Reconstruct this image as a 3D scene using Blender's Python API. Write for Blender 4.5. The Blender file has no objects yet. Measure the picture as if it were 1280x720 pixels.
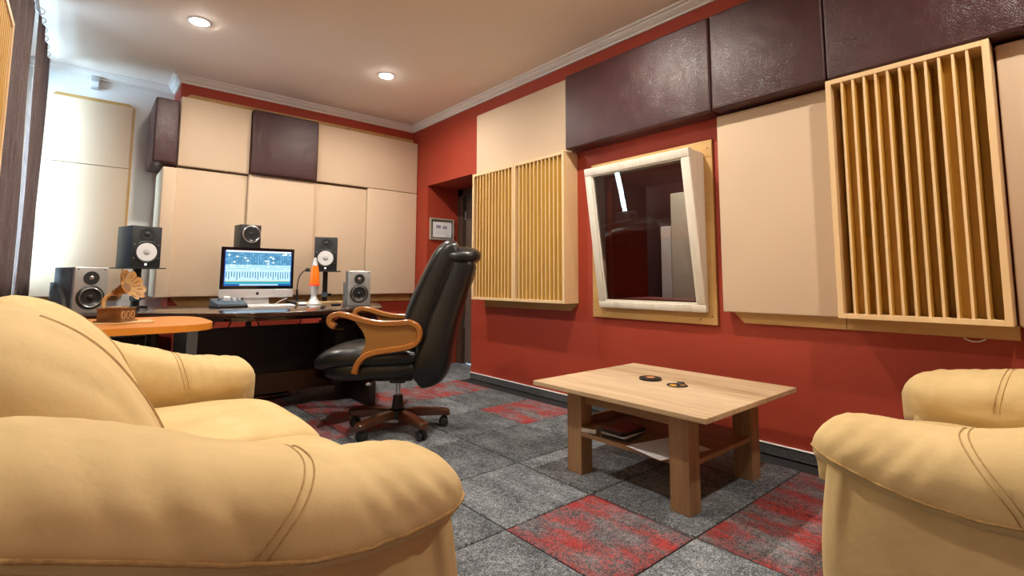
import bpy, bmesh, math, random
from mathutils import Vector, Matrix, noise
from mathutils.bvhtree import BVHTree
random.seed(7)
PI = math.pi
C = bpy.context.scene.collection
S = bpy.context.scene

# ------------------------------------------------------------------ camera, world, light, exposure
cam_d = bpy.data.cameras.new('camera')
cam = bpy.data.objects.new('camera', cam_d); C.objects.link(cam)
cam_d.sensor_width = 36.0
cam_d.lens = 627.265 / 1280 * 36.0
cam_d.shift_x = 0.0
cam_d.shift_y = -(360 - 292.303) / 1280
cam_d.clip_start = 0.02
YAW, PITCH, ROLL = 0.708111109, 0.0927163, 0.0026936
f = Vector((math.sin(YAW)*math.cos(PITCH), math.cos(YAW)*math.cos(PITCH), math.sin(PITCH)))
r = Vector((math.cos(YAW), -math.sin(YAW), 0)); u = r.cross(f)
r2 = r*math.cos(ROLL) + u*math.sin(ROLL); u2 = -r*math.sin(ROLL) + u*math.cos(ROLL)
M3 = Matrix((r2, u2, -f)).transposed()
cam.matrix_world = Matrix.Translation((0, 0, 0.943)) @ M3.to_4x4()
S.camera = cam

w = bpy.data.worlds.new('daylight'); S.world = w; w.use_nodes = True
bg = w.node_tree.nodes['Background']
bg.inputs['Color'].default_value = (0.55, 0.77, 1.0, 1)
bg.inputs['Strength'].default_value = 52.0

LAMP_POWER = 27.0
LAMP_COLOR = (1.0, 0.91, 0.78)
S.view_settings.view_transform = 'Standard'
S.view_settings.look = 'None'
S.view_settings.gamma = 1.0
S.view_settings.use_curve_mapping = False
S.view_settings.exposure = -0.20

# ------------------------------------------------------------------ materials
MATS = {}
class NT:
    def __init__(s, m):
        s.t = m.node_tree; s.n = s.t.nodes; s.l = s.t.links
        s.b = s.n['Principled BSDF']
    def new(s, typ, **kw):
        n = s.n.new(typ)
        for k, v in kw.items(): setattr(n, k, v)
        return n
    def link(s, a, b): s.l.new(a, b)
    def val(s, x, sock):
        if hasattr(x, 'is_linked') or hasattr(x, 'links'): s.link(x, sock)
        else: sock.default_value = x
    def math(s, op, a, b=0.0, c=0.0):
        n = s.new('ShaderNodeMath', operation=op)
        s.val(a, n.inputs[0]); s.val(b, n.inputs[1]); s.val(c, n.inputs[2])
        return n.outputs[0]
    def mix(s, f_, a, b):
        n = s.new('ShaderNodeMix', data_type='RGBA')
        s.val(f_, n.inputs[0]); s.val(a, n.inputs[6]); s.val(b, n.inputs[7])
        return n.outputs[2]
    def coord(s, scale=(1, 1, 1), rot=(0, 0, 0), kind='Object'):
        tc = s.new('ShaderNodeTexCoord'); mp = s.new('ShaderNodeMapping')
        mp.inputs['Scale'].default_value = scale; mp.inputs['Rotation'].default_value = rot
        s.link(tc.outputs[kind], mp.inputs[0]); return mp.outputs[0]
    def noise(s, vec, scale, detail=3, rough=0.55, dist=0.0):
        n = s.new('ShaderNodeTexNoise')
        n.inputs['Scale'].default_value = scale; n.inputs['Detail'].default_value = detail
        n.inputs['Roughness'].default_value = rough; n.inputs['Distortion'].default_value = dist
        s.link(vec, n.inputs['Vector']); return n.outputs[0]
    def ramp(s, fac, stops):
        n = s.new('ShaderNodeValToRGB'); e = n.color_ramp.elements
        while len(e) > 1: e.remove(e[-1])
        e[0].position = stops[0][0]; e[0].color = col(stops[0][1])
        for p, c in stops[1:]:
            k = e.new(p); k.color = col(c)
        s.link(fac, n.inputs[0]); return n.outputs[0]
    def bump(s, h, strength=0.2, dist=0.01):
        n = s.new('ShaderNodeBump'); n.inputs['Strength'].default_value = strength
        n.inputs['Distance'].default_value = dist; s.link(h, n.inputs['Height'])
        s.link(n.outputs[0], s.b.inputs['Normal'])
def col(c):
    if isinstance(c, (int, float)): c = (c, c, c)
    return (c[0], c[1], c[2], 1)
def srgb(r_, g_, b_):
    def q(x):
        x /= 255.0
        return x/12.92 if x <= 0.04045 else ((x+0.055)/1.055)**2.4
    return (q(r_), q(g_), q(b_))
def mat(name, color=(0.5, 0.5, 0.5), rough=0.5, metal=0.0, spec=0.5, emit=None, estr=0.0, coat=0.0):
    m = bpy.data.materials.new(name); m.use_nodes = True
    b = m.node_tree.nodes['Principled BSDF']
    b.inputs['Base Color'].default_value = col(color)
    b.inputs['Roughness'].default_value = rough
    b.inputs['Metallic'].default_value = metal
    b.inputs['Specular IOR Level'].default_value = spec
    b.inputs['Coat Weight'].default_value = coat; b.inputs['Coat Roughness'].default_value = 0.14
    if emit:
        b.inputs['Emission Color'].default_value = col(emit); b.inputs['Emission Strength'].default_value = estr
    MATS[name] = m
    return m
def noisy(name, c1, c2, scale, rough=0.6, stretch=(1, 1, 1), bump=0.0, bscale=None, spec=0.5, metal=0.0, coat=0.0, bdist=0.004):
    m = mat(name, c1, rough, metal, spec, coat=coat); t = NT(m)
    v = t.coord(stretch)
    n = t.noise(v, scale, 4)
    c = t.ramp(n, [(0.3, c1), (0.7, c2)])
    t.link(c, t.b.inputs['Base Color'])
    if bump:
        n2 = t.noise(t.coord(), bscale or scale*4, 4)
        t.bump(n2, bump, bdist)
    return m
def wood(name, c1, c2, c3, axis='z', scale=6.0, rough=0.45, coat=0.0, bump=0.05):
    m = mat(name, c1, rough, coat=coat); t = NT(m)
    st = {'x': (0.09, 1, 1), 'y': (1, 0.09, 1), 'z': (1, 1, 0.09)}[axis]
    oi = t.new('ShaderNodeObjectInfo')
    v = t.coord(st)
    add = t.new('ShaderNodeVectorMath', operation='ADD'); t.link(v, add.inputs[0])
    sc = t.math('MULTIPLY', oi.outputs['Random'], 37.0)
    t.link(sc, add.inputs[1])
    n = t.noise(add.outputs[0], scale, 5, 0.6, 0.8)
    n2 = t.noise(add.outputs[0], scale*9, 3, 0.6, 0.2)
    mx = t.math('ADD', t.math('MULTIPLY', n, 0.72), t.math('MULTIPLY', n2, 0.28))
    c = t.ramp(mx, [(0.34, c1), (0.5, c2), (0.66, c3)])
    t.link(c, t.b.inputs['Base Color'])
    if bump: t.bump(n2, bump, 0.002)
    return m
# room surfaces
noisy('red_paint', (0.335, 0.036, 0.014), (0.36, 0.041, 0.016), 3, 0.62, bump=0.04, bscale=180)
noisy('white_paint', (0.74, 0.74, 0.74), (0.78, 0.78, 0.77), 2, 0.7)
noisy('ceiling_paint', (0.87, 0.78, 0.69), (0.89, 0.80, 0.71), 1.5, 0.7)
noisy('plaster_white', (0.74, 0.70, 0.66), (0.78, 0.74, 0.70), 4, 0.6)
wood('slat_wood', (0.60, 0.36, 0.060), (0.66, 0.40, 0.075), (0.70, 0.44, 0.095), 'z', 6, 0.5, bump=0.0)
noisy('front_paint', (0.40, 0.050, 0.022), (0.43, 0.056, 0.025), 2, 0.8)
mat('subfloor', (0.012, 0.012, 0.014), 0.95)
def fabric(name, c1, c2):
    m = mat(name, c1, 0.85, spec=0.2); t = NT(m)
    n = t.noise(t.coord(), 1.6, 2); n2 = t.noise(t.coord(), 420, 2)
    t.link(t.ramp(n, [(0.3, c1), (0.7, c2)]), t.b.inputs['Base Color'])
    t.bump(n2, 0.12, 0.002)
    t.b.inputs['Sheen Weight'].default_value = 0.15
fabric('cream_fabric', (0.62, 0.475, 0.335), (0.65, 0.50, 0.355))
def leather(name, c1, c2, rough, scale=34, bumps=0.35, dist=0.006):
    m = mat(name, c1, rough, spec=0.55); t = NT(m)
    v = t.coord()
    n0 = t.noise(v, 7, 2)
    wv = t.new('ShaderNodeVectorMath', operation='ADD')
    nn = t.new('ShaderNodeTexNoise'); nn.inputs['Scale'].default_value = 9; nn.inputs['Detail'].default_value = 3
    t.link(v, nn.inputs['Vector'])
    sc = t.new('ShaderNodeVectorMath', operation='SCALE'); sc.inputs['Scale'].default_value = 0.14
    t.link(nn.outputs['Color'], sc.inputs[0]); t.link(v, wv.inputs[0]); t.link(sc.outputs[0], wv.inputs[1])
    vo = t.new('ShaderNodeTexVoronoi', feature='DISTANCE_TO_EDGE'); vo.inputs['Scale'].default_value = scale
    t.link(wv.outputs[0], vo.inputs['Vector'])
    cre = t.math('MINIMUM', t.math('MULTIPLY', vo.outputs['Distance'], 3.0), 0.6)
    n3 = t.noise(wv.outputs[0], scale*3, 4)
    hh = t.math('ADD', cre, t.math('MULTIPLY', n3, 0.5))
    t.link(t.ramp(n0, [(0.3, c1), (0.7, c2)]), t.b.inputs['Base Color'])
    t.bump(hh, bumps, dist)
leather('maroon_leather', (0.036, 0.0075, 0.0085), (0.052, 0.011, 0.0125), 0.40, 95, 0.34, 0.0026)
leather('black_leather', (0.0045, 0.0050, 0.0055), (0.0065, 0.0070, 0.0078), 0.33, 60, 0.10, 0.003)
def suede():
    c1, c2 = (0.545, 0.395, 0.180), (0.66, 0.495, 0.245)
    m = mat('suede', c1, 0.78, spec=0.22); t = NT(m)
    v = t.coord((1, 1, 1))
    n = t.noise(v, 5.5, 4, 0.58, 0.15); n2 = t.noise(v, 160, 3)
    n3 = t.noise(t.coord((1.0, 1.0, 1.0)), 13, 3, 0.5, 0.2)
    t.link(t.ramp(n, [(0.32, c1), (0.68, c2)]), t.b.inputs['Base Color'])
    hh = t.math('ADD', t.math('MULTIPLY', n3, 0.8), t.math('MULTIPLY', n2, 0.06))
    t.bump(hh, 0.34, 0.014)
    t.b.inputs['Sheen Weight'].default_value = 0.25
    t.b.inputs['Sheen Tint'].default_value = (1.0, 0.85, 0.6, 1)
suede()
noisy('suede_seam', (0.36, 0.22, 0.08), (0.50, 0.33, 0.13), 130, 0.85)
# carpet tiles
def carpet(name, kind):
    m = mat(name, (0.15, 0.16, 0.17), 0.95, spec=0.1); t = NT(m)
    oi = t.new('ShaderNodeObjectInfo')
    base = t.coord((1, 1, 1))
    off = t.new('ShaderNodeVectorMath', operation='ADD')
    cmb = t.new('ShaderNodeCombineXYZ')
    t.link(t.math('MULTIPLY', oi.outputs['Random'], 41.0), cmb.inputs[0]); t.link(t.math('MULTIPLY', oi.outputs['Random'], 17.0), cmb.inputs[1])
    t.link(base, off.inputs[0]); t.link(cmb.outputs[0], off.inputs[1])
    fine = t.noise(off.outputs[0], 150, 2, 0.8)
    mid = t.noise(off.outputs[0], 48, 3, 0.75)
    st = t.new('ShaderNodeMapping'); st.inputs['Scale'].default_value = (1.8, 1.0, 1)
    t.link(off.outputs[0], st.inputs[0])
    streak = t.noise(st.outputs[0], 5.0, 4, 0.65)
    sp = t.math('ADD', t.math('MULTIPLY', fine, 0.62), t.math('MULTIPLY', mid, 0.38))
    shade = t.math('ADD', sp, t.math('MULTIPLY', t.math('SUBTRACT', streak, 0.5), 0.28))
    grey = t.ramp(shade, [(0.36, (0.022, 0.025, 0.029)), (0.50, (0.135, 0.148, 0.162)), (0.64, (0.37, 0.395, 0.42))])
    br = t.math('ADD', 0.70, t.math('MULTIPLY', oi.outputs['Random'], 0.50))
    hs = t.new('ShaderNodeHueSaturation'); t.link(grey, hs.inputs['Color']); t.link(br, hs.inputs['Value'])
    c = hs.outputs[0]
    if kind == 'red':
        st2 = t.new('ShaderNodeMapping'); st2.inputs['Scale'].default_value = (2.6, 1.0, 1)
        st2.inputs['Location'].default_value = (3.1, 7.7, 0)
        t.link(off.outputs[0], st2.inputs[0])
        rs = t.noise(st2.outputs[0], 2.6, 5, 0.68)
        thr = t.math('ADD', rs, t.math('MULTIPLY', t.math('SUBTRACT', sp, 0.5), 0.85))
        k = t.ramp(thr, [(0.44, 0.05), (0.52, 0.5), (0.62, 0.95)])
        redc = t.ramp(sp, [(0.34, (0.07, 0.012, 0.014)), (0.46, (0.26, 0.030, 0.030)), (0.62, (0.50, 0.055, 0.045))])
        c = t.mix(k, c, redc)
    t.link(c, t.b.inputs['Base Color'])
    t.bump(sp, 0.45, 0.006)
carpet('carpet_grey', 'grey'); carpet('carpet_red', 'red')
noisy('carpet_skirting', (0.045, 0.048, 0.055), (0.11, 0.115, 0.12), 90, 0.95, bump=0.3, bscale=160)
# woods
wood('pine', (0.60, 0.36, 0.13), (0.70, 0.45, 0.19), (0.74, 0.50, 0.23), 'z', 9)
wood('pine_edge', (0.72, 0.50, 0.26), (0.75, 0.53, 0.285), (0.78, 0.56, 0.31), 'z', 6, bump=0.0)
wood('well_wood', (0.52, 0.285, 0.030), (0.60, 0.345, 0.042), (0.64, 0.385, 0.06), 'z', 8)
wood('backing_wood', (0.46, 0.26, 0.08), (0.54, 0.32, 0.11), (0.60, 0.37, 0.14), 'y', 5)
wood('oak_top', (0.34, 0.22, 0.12), (0.55, 0.40, 0.245), (0.68, 0.53, 0.36), 'y', 5.0, 0.5)
wood('oak_leg', (0.20, 0.105, 0.048), (0.30, 0.17, 0.08), (0.36, 0.21, 0.105), 'z', 7, 0.5)
wood('oak_shelf', (0.19, 0.10, 0.042), (0.27, 0.145, 0.065), (0.34, 0.19, 0.09), 'y', 7, 0.5)
wood('desk_wood', (0.022, 0.009, 0.006), (0.040, 0.016, 0.009), (0.055, 0.023, 0.012), 'x', 5, 0.16, coat=0.6, bump=0.0)
wood('desk_panel', (0.008, 0.005, 0.004), (0.013, 0.008, 0.006), (0.018, 0.010, 0.007), 'x', 5, 0.4)
wood('brown_strip', (0.07, 0.032, 0.012), (0.10, 0.046, 0.016), (0.12, 0.06, 0.02), 'x', 5, 0.4)
wood('chair_panel_wood', (0.27, 0.115, 0.020), (0.33, 0.145, 0.026), (0.37, 0.17, 0.034), 'x', 7, 0.5, bump=0.0)
wood('chair_wood', (0.26, 0.082, 0.012), (0.36, 0.120, 0.017), (0.43, 0.155, 0.024), 'x', 7, 0.22, coat=0.5, bump=0.0)
wood('chair_base_wood', (0.065, 0.022, 0.009), (0.10, 0.034, 0.013), (0.13, 0.046, 0.017), 'x', 7, 0.3, coat=0.4, bump=0.0)
wood('orange_laminate', (0.56, 0.19, 0.030), (0.62, 0.22, 0.038), (0.66, 0.245, 0.048), 'x', 4, 0.35, bump=0.0)
mat('orange_edge', (0.62, 0.23, 0.025), 0.4)
wood('door_wood', (0.09, 0.060, 0.045), (0.13, 0.09, 0.07), (0.17, 0.125, 0.10), 'z', 6, 0.5)
wood('door_frame_wood', (0.05, 0.026, 0.016), (0.075, 0.04, 0.025), (0.10, 0.055, 0.035), 'z', 6, 0.5)
wood('white_wood', (0.62, 0.56, 0.47), (0.74, 0.69, 0.60), (0.80, 0.76, 0.68), 'z', 8, 0.55)
wood('walnut', (0.12, 0.05, 0.016), (0.20, 0.09, 0.03), (0.28, 0.135, 0.05), 'x', 16, 0.5)
wood('ply', (0.50, 0.30, 0.12), (0.60, 0.39, 0.18), (0.66, 0.45, 0.23), 'x', 16, 0.6)
wood('horn_wood', (0.58, 0.36, 0.13), (0.68, 0.45, 0.19), (0.74, 0.52, 0.25), 'x', 14, 0.55)
wood('riser_wood', (0.60, 0.40, 0.18), (0.70, 0.48, 0.24), (0.75, 0.55, 0.30), 'x', 8, 0.5)
# plain
mat('black_plastic', (0.012, 0.012, 0.013), 0.4)
mat('rubber', (0.016, 0.018, 0.019), 0.5)
mat('speaker_black', (0.016, 0.018, 0.021), 0.5)
mat('speaker_side', (0.035, 0.040, 0.048), 0.45)
mat('cone_white', (0.72, 0.74, 0.76), 0.45)
mat('cone_dark', (0.02, 0.023, 0.026), 0.3)
mat('silver_paint', (0.46, 0.48, 0.49), 0.34, 0.55)
mat('silver_side', (0.15, 0.155, 0.16), 0.4, 0.35)
mat('chrome', (0.75, 0.75, 0.76), 0.14, 1.0)
mat('steel', (0.55, 0.55, 0.56), 0.3, 1.0)
mat('brass', (0.60, 0.42, 0.16), 0.3, 1.0)
mat('aluminium', (0.74, 0.75, 0.76), 0.38, 0.55)
mat('white_plastic', (0.80, 0.80, 0.80), 0.35)
mat('screen_glass', (0.006, 0.006, 0.008), 0.08)
mat('slate_blue', (0.055, 0.085, 0.115), 0.4)
mat('dark_metal', (0.02, 0.022, 0.025), 0.35, 0.6)
mat('grey_metal', (0.16, 0.165, 0.165), 0.45, 0.4)
mat('paper', (0.82, 0.83, 0.86), 0.8)
mat('ink', (0.30, 0.31, 0.42), 0.8)
mat('frame_silver', (0.58, 0.52, 0.43), 0.35, 0.5)
mat('maroon_paint', (0.05, 0.010, 0.010), 0.5)
mat('booth_cream', (0.62, 0.57, 0.45), 0.8)
mat('book_black', (0.02, 0.018, 0.02), 0.4)
mat('book_red', (0.20, 0.035, 0.025), 0.5)
mat('coaster_orange', (0.62, 0.26, 0.10), 0.5)
mat('coaster_yellow', (0.70, 0.38, 0.05), 0.5)
mat('sensor_grey', (0.46, 0.48, 0.48), 0.5)
mat('red_box', (0.36, 0.03, 0.02), 0.5)
mat('lamp_glow', (1, 1, 1), 0.5, emit=(1.0, 0.93, 0.82), estr=280.0)
mat('lava_glass', (0.75, 0.16, 0.01), 0.12, emit=(1.0, 0.22, 0.01), estr=0.30, coat=0.5)
mat('lava_wax', (0.85, 0.07, 0.02), 0.3, emit=(1.0, 0.08, 0.02), estr=0.45)
mat('led', (0.9, 0.9, 0.9), 0.4, emit=(0.9, 1.0, 0.95), estr=1.0)
def curtain_mat():
    m = mat('curtain_cloth', (0.045, 0.027, 0.023), 0.85, spec=0.15); t = NT(m)
    n = t.noise(t.coord((1, 1, 0.05)), 160, 3)
    n2 = t.noise(t.coord((1, 1, 6)), 60, 3)
    s_ = t.math('ADD', t.math('MULTIPLY', n, 0.5), t.math('MULTIPLY', n2, 0.5))
    t.link(t.ramp(s_, [(0.35, (0.095, 0.064, 0.055)), (0.65, (0.20, 0.14, 0.122))]), t.b.inputs['Base Color'])
    t.bump(s_, 0.3, 0.003)
curtain_mat()
def glass(name, tint=(1, 1, 1)):
    m = bpy.data.materials.new(name); m.use_nodes = True; t = m.node_tree
    for n in list(t.nodes): t.nodes.remove(n)
    o = t.nodes.new('ShaderNodeOutputMaterial'); mx = t.nodes.new('ShaderNodeMixShader')
    tr = t.nodes.new('ShaderNodeBsdfTransparent'); gl = t.nodes.new('ShaderNodeBsdfGlossy'); fr = t.nodes.new('ShaderNodeFresnel')
    fr.inputs['IOR'].default_value = 1.5; gl.inputs['Roughness'].default_value = 0.0
    tr.inputs['Color'].default_value = col(tint)
    t.links.new(fr.outputs[0], mx.inputs[0]); t.links.new(tr.outputs[0], mx.inputs[1]); t.links.new(gl.outputs[0], mx.inputs[2])
    t.links.new(mx.outputs[0], o.inputs[0]); MATS[name] = m
glass('pane_glass', (0.93, 0.96, 0.95))
def screen_mat():
    m = mat('mixer_screen', (0, 0, 0), 0.2); t = NT(m)
    tc = t.new('ShaderNodeTexCoord'); sx = t.new('ShaderNodeSeparateXYZ'); t.link(tc.outputs['Generated'], sx.inputs[0])
    X, Z = sx.outputs[0], sx.outputs[2]
    def band(a, lo, hi): return t.math('MULTIPLY', t.math('GREATER_THAN', a, lo), t.math('LESS_THAN', a, hi))
    N = 26.0
    fx = t.math('FRACT', t.math('MULTIPLY', X, N)); ix = t.math('FLOOR', t.math('MULTIPLY', X, N))
    wn = t.new('ShaderNodeTexWhiteNoise', noise_dimensions='2D'); cb = t.new('ShaderNodeCombineXYZ')
    t.link(ix, cb.inputs[0]); t.link(t.math('FLOOR', t.math('MULTIPLY', Z, 26.0)), cb.inputs[1]); t.link(cb.outputs[0], wn.inputs['Vector'])
    wn1 = t.new('ShaderNodeTexWhiteNoise', noise_dimensions='1D'); t.link(ix, wn1.inputs['W'])
    pale = (0.50, 0.74, 0.90, 1); blue = (0.06, 0.22, 0.40, 1); lite = (0.16, 0.46, 0.66, 1)
    # upper inserts: blue cells with lighter slots
    cell = t.mix(t.math('MULTIPLY', band(fx, 0.15, 0.85), wn.outputs[0]), blue, lite)
    cell = t.mix(t.math('GREATER_THAN', wn.outputs[0], 0.95), cell, (0.8, 0.9, 0.95, 1))
    c = cell
    # mid pale control rows
    rowm = band(Z, 0.46, 0.60)
    rows = t.mix(t.math('GREATER_THAN', t.math('FRACT', t.math('MULTIPLY', Z, 18.0)), 0.55), pale, (0.30, 0.62, 0.74, 1))
    rows = t.mix(t.math('MULTIPLY', t.math('GREATER_THAN', wn.outputs[0], 0.75), band(fx, 0.2, 0.8)), rows, (0.85, 0.9, 0.95, 1))
    c = t.mix(rowm, c, rows)
    # faders
    fm = band(Z, 0.14, 0.46)
    meter = t.math('MULTIPLY', band(fx, 0.52, 0.86), t.math('GREATER_THAN', Z, t.math('ADD', 0.17, t.math('MULTIPLY', wn1.outputs[0], 0.10))))
    meter = t.math('MULTIPLY', meter, t.math('LESS_THAN', Z, 0.40))
    fad = t.mix(meter, pale, (0.03, 0.20, 0.30, 1))
    c = t.mix(fm, c, fad)
    c = t.mix(band(Z, 0.125, 0.145), c, (0.65, 0.55, 0.25, 1))
    c = t.mix(band(Z, 0.06, 0.125), c, (0.03, 0.36, 0.45, 1))
    c = t.mix(t.math('LESS_THAN', Z, 0.055), c, (0.02, 0.10, 0.36, 1))
    dock = t.math('MULTIPLY', band(X, 0.22, 0.80), band(Z, 0.008, 0.05))
    c = t.mix(dock, c, (0.45, 0.62, 0.85, 1))
    c = t.mix(t.math('GREATER_THAN', Z, 0.955), c, (0.85, 0.9, 0.98, 1))
    c = t.mix(t.math('GREATER_THAN', t.math('ABSOLUTE', t.math('SUBTRACT', X, 0.5)), 0.488), c, (0.02, 0.12, 0.45, 1))
    t.link(c, t.b.inputs['Emission Color']); t.b.inputs['Emission Strength'].default_value = 1.5
screen_mat()

# ------------------------------------------------------------------ mesh helpers
def nb(): return bmesh.new()
def put(bm, tmp, mtx=None):
    if mtx is not None: bmesh.ops.transform(tmp, matrix=mtx, verts=tmp.verts)
    me = bpy.data.meshes.new('tmp'); tmp.to_mesh(me); tmp.free(); bm.from_mesh(me); bpy.data.meshes.remove(me)
def box(bm, lo, hi, bev=0.0, seg=2, mtx=None):
    t = bmesh.new(); bmesh.ops.create_cube(t, size=1.0)
    s = [hi[i]-lo[i] for i in range(3)]; c = [(hi[i]+lo[i])/2 for i in range(3)]
    for v in t.verts: v.co = Vector((v.co.x*s[0]+c[0], v.co.y*s[1]+c[1], v.co.z*s[2]+c[2]))
    if bev > 0: bmesh.ops.bevel(t, geom=list(t.edges), offset=bev, segments=seg, affect='EDGES', profile=0.5)
    put(bm, t, mtx); return bm
def poly(bm, pts, axis, a, b, bev=0.0, seg=2):
    """prism: 2D outline pts extruded along axis ('x','y','z') from a to b; the two coordinates are the other axes in order"""
    t = bmesh.new()
    def P(p, h):
        return {'x': (h, p[0], p[1]), 'y': (p[0], h, p[1]), 'z': (p[0], p[1], h)}[axis]
    A = [t.verts.new(P(p, a)) for p in pts]; B = [t.verts.new(P(p, b)) for p in pts]
    n = len(pts); t.faces.new(A); t.faces.new(B[::-1])
    for i in range(n): t.faces.new((A[i], B[i], B[(i+1) % n], A[(i+1) % n]))
    bmesh.ops.recalc_face_normals(t, faces=t.faces)
    if bev > 0:
        bmesh.ops.bevel(t, geom=[e for e in t.edges if e.calc_face_angle(0) > 0.5], offset=bev, segments=seg, affect='EDGES', profile=0.5)
    put(bm, t); return bm
def lathe(bm, prof, n=32, mtx=None, closed=True):
    """profile [(r, z)] about z"""
    t = bmesh.new(); rings = []
    for (rr, z) in prof:
        if rr < 1e-6: rings.append([t.verts.new((0, 0, z))])
        else: rings.append([t.verts.new((rr*math.cos(2*PI*k/n), rr*math.sin(2*PI*k/n), z)) for k in range(n)])
    for a, b in zip(rings, rings[1:]):
        for k in range(n):
            k2 = (k+1) % n
            if len(a) == 1 and len(b) == 1: continue
            if len(a) == 1: t.faces.new((a[0], b[k], b[k2]))
            elif len(b) == 1: t.faces.new((a[k], a[k2], b[0]))
            else: t.faces.new((a[k], a[k2], b[k2], b[k]))
    for e in (rings[0], rings[-1]):
        if len(e) > 1 and closed:
            try: t.faces.new(e)
            except ValueError: pass
    bmesh.ops.recalc_face_normals(t, faces=t.faces)
    put(bm, t, mtx); return bm
def frames(pts, closed=False):
    n = len(pts); T = []
    for i in range(n):
        if closed: d = pts[(i+1) % n]-pts[i-1]
        else: d = pts[min(i+1, n-1)]-pts[max(i-1, 0)]
        T.append(d.normalized())
    return T
def tube(bm, pts, rad, n=10, up=None, sect=None, closed=False):
    """sweep; sect = list of (a,b) offsets along side/up vectors instead of a circle"""
    pts = [Vector(p) for p in pts]; T = frames(pts, closed); t = bmesh.new(); rings = []
    ref = Vector(up) if up is not None else (Vector((0, 0, 1)) if abs(T[0].z) < 0.9 else Vector((1, 0, 0)))
    prev = None
    for i, p in enumerate(pts):
        if up is not None: side = T[i].cross(ref).normalized(); upv = side.cross(T[i]).normalized()
        else:
            if prev is None: side = T[i].cross(ref).normalized()
            else: side = (prev - T[i]*prev.dot(T[i])).normalized()
            prev = side; upv = side.cross(T[i]).normalized()
        rr = rad[i] if isinstance(rad, (list, tuple)) else rad
        if sect: rings.append([t.verts.new(p + side*a*rr + upv*b*rr) for a, b in sect])
        else: rings.append([t.verts.new(p + side*rr*math.cos(2*PI*k/n) + upv*rr*math.sin(2*PI*k/n)) for k in range(n)])
    m = len(rings[0]); R = rings + ([rings[0]] if closed else [])
    for a, b in zip(R, R[1:]):
        for k in range(m): t.faces.new((a[k], a[(k+1) % m], b[(k+1) % m], b[k]))
    if not closed: t.faces.new(rings[0][::-1]); t.faces.new(rings[-1])
    bmesh.ops.recalc_face_normals(t, faces=t.faces)
    put(bm, t); return bm
def spline(ctrl, per=8, closed=False):
    P = [Vector(p) for p in ctrl]; n = len(P); out = []
    rng = range(n) if closed else range(n-1)
    for i in rng:
        p0 = P[i-1] if (closed or i > 0) else P[0]; p1 = P[i]; p2 = P[(i+1) % n]
        p3 = P[(i+2) % n] if (closed or i+2 < n) else P[-1]
        for k in range(per):
            t = k/per
            out.append(0.5*((2*p1)+(-p0+p2)*t+(2*p0-5*p1+4*p2-p3)*t*t+(-p0+3*p1-3*p2+p3)*t*t*t))
    if not closed: out.append(P[-1])
    return out
def superquad(bm, center, half, e=(3, 3, 3), n=14, fn=None):
    """rounded cushion: a cube grid normalised to a superellipsoid, then warped by fn"""
    t = bmesh.new(); bmesh.ops.create_cube(t, size=2.0)
    bmesh.ops.subdivide_edges(t, edges=list(t.edges), cuts=n, use_grid_fill=True)
    for v in t.verts:
        x, y, z = v.co
        x, y, z = [math.sin(q*PI/4)/math.sin(PI/4) for q in (x, y, z)]
        L = (abs(x)**e[0]+abs(y)**e[1]+abs(z)**e[2])
        lo, hi = 0.3, 1.2
        for _ in range(26):
            md = (lo+hi)/2
            if (abs(x*md)**e[0]+abs(y*md)**e[1]+abs(z*md)**e[2]) > 1: hi = md
            else: lo = md
        p = Vector((x*lo*half[0], y*lo*half[1], z*lo*half[2]))
        if fn: p = fn(p)
        v.co = p + Vector(center)
    put(bm, t); return bm
def loft(bm, rings, caps=True):
    t = bmesh.new(); R = [[t.verts.new(p) for p in ring] for ring in rings]; m = len(R[0])
    for a, b in zip(R, R[1:]):
        for k in range(m): t.faces.new((a[k], a[(k+1) % m], b[(k+1) % m], b[k]))
    if caps: t.faces.new(R[0][::-1]); t.faces.new(R[-1])
    bmesh.ops.recalc_face_normals(t, faces=t.faces)
    put(bm, t); return bm
def obj(name, bm, material, parent=None, smooth=None, kind=None, label=None):
    me = bpy.data.meshes.new(name)
    if smooth:
        a = math.radians(smooth)
        for fc in bm.faces: fc.smooth = True
        for e in bm.edges:
            if len(e.link_faces) == 2 and e.calc_face_angle(0) > a: e.smooth = False
    bm.to_mesh(me); bm.free()
    me.materials.append(MATS[material] if isinstance(material, str) else material)
    o = bpy.data.objects.new(name, me); C.objects.link(o)
    if parent: o.parent = parent
    if kind: o['kind'] = kind
    if label: o['label'] = label
    return o
def tag(o, label, cat, group=None):
    o['label'] = label; o['category'] = cat
    if group: o['group'] = group
    return o
def thing(name, label, cat, loc=(0, 0, 0), rz=0.0, group=None):
    o = bpy.data.objects.new(name, None); C.objects.link(o); o.empty_display_size = 0.05
    o.location = loc; o.rotation_euler = (0, 0, rz)
    return tag(o, label, cat, group)
def struct_empty(name, label=None):
    o = bpy.data.objects.new(name, None); C.objects.link(o); o.empty_display_size = 0.05; o['kind'] = 'structure'
    if label: o['label'] = label
    return o
def share(o, name, loc, parent, rot=None):
    c = o.copy(); c.name = name; C.objects.link(c); c.parent = parent; c.location = loc
    if rot: c.rotation_euler = rot
    return c
def dup_tree(root, loc, rz=None, label=None):
    rt = root.copy(); C.objects.link(rt); rt.location = loc
    if rz is not None: rt.rotation_euler = (0, 0, rz)
    if label: rt['label'] = label
    for ch in list(root.children):
        c = ch.copy(); C.objects.link(c); c.parent = rt
        for g in list(ch.children):
            d = g.copy(); C.objects.link(d); d.parent = c
    return rt
def struct(name, bm, m, label=None, smooth=None): return obj(name, bm, m, None, smooth, 'structure', label)
def rotm(axis, a): return Matrix.Rotation(a, 4, axis)
def trm(*p): return Matrix.Translation(p)

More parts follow.
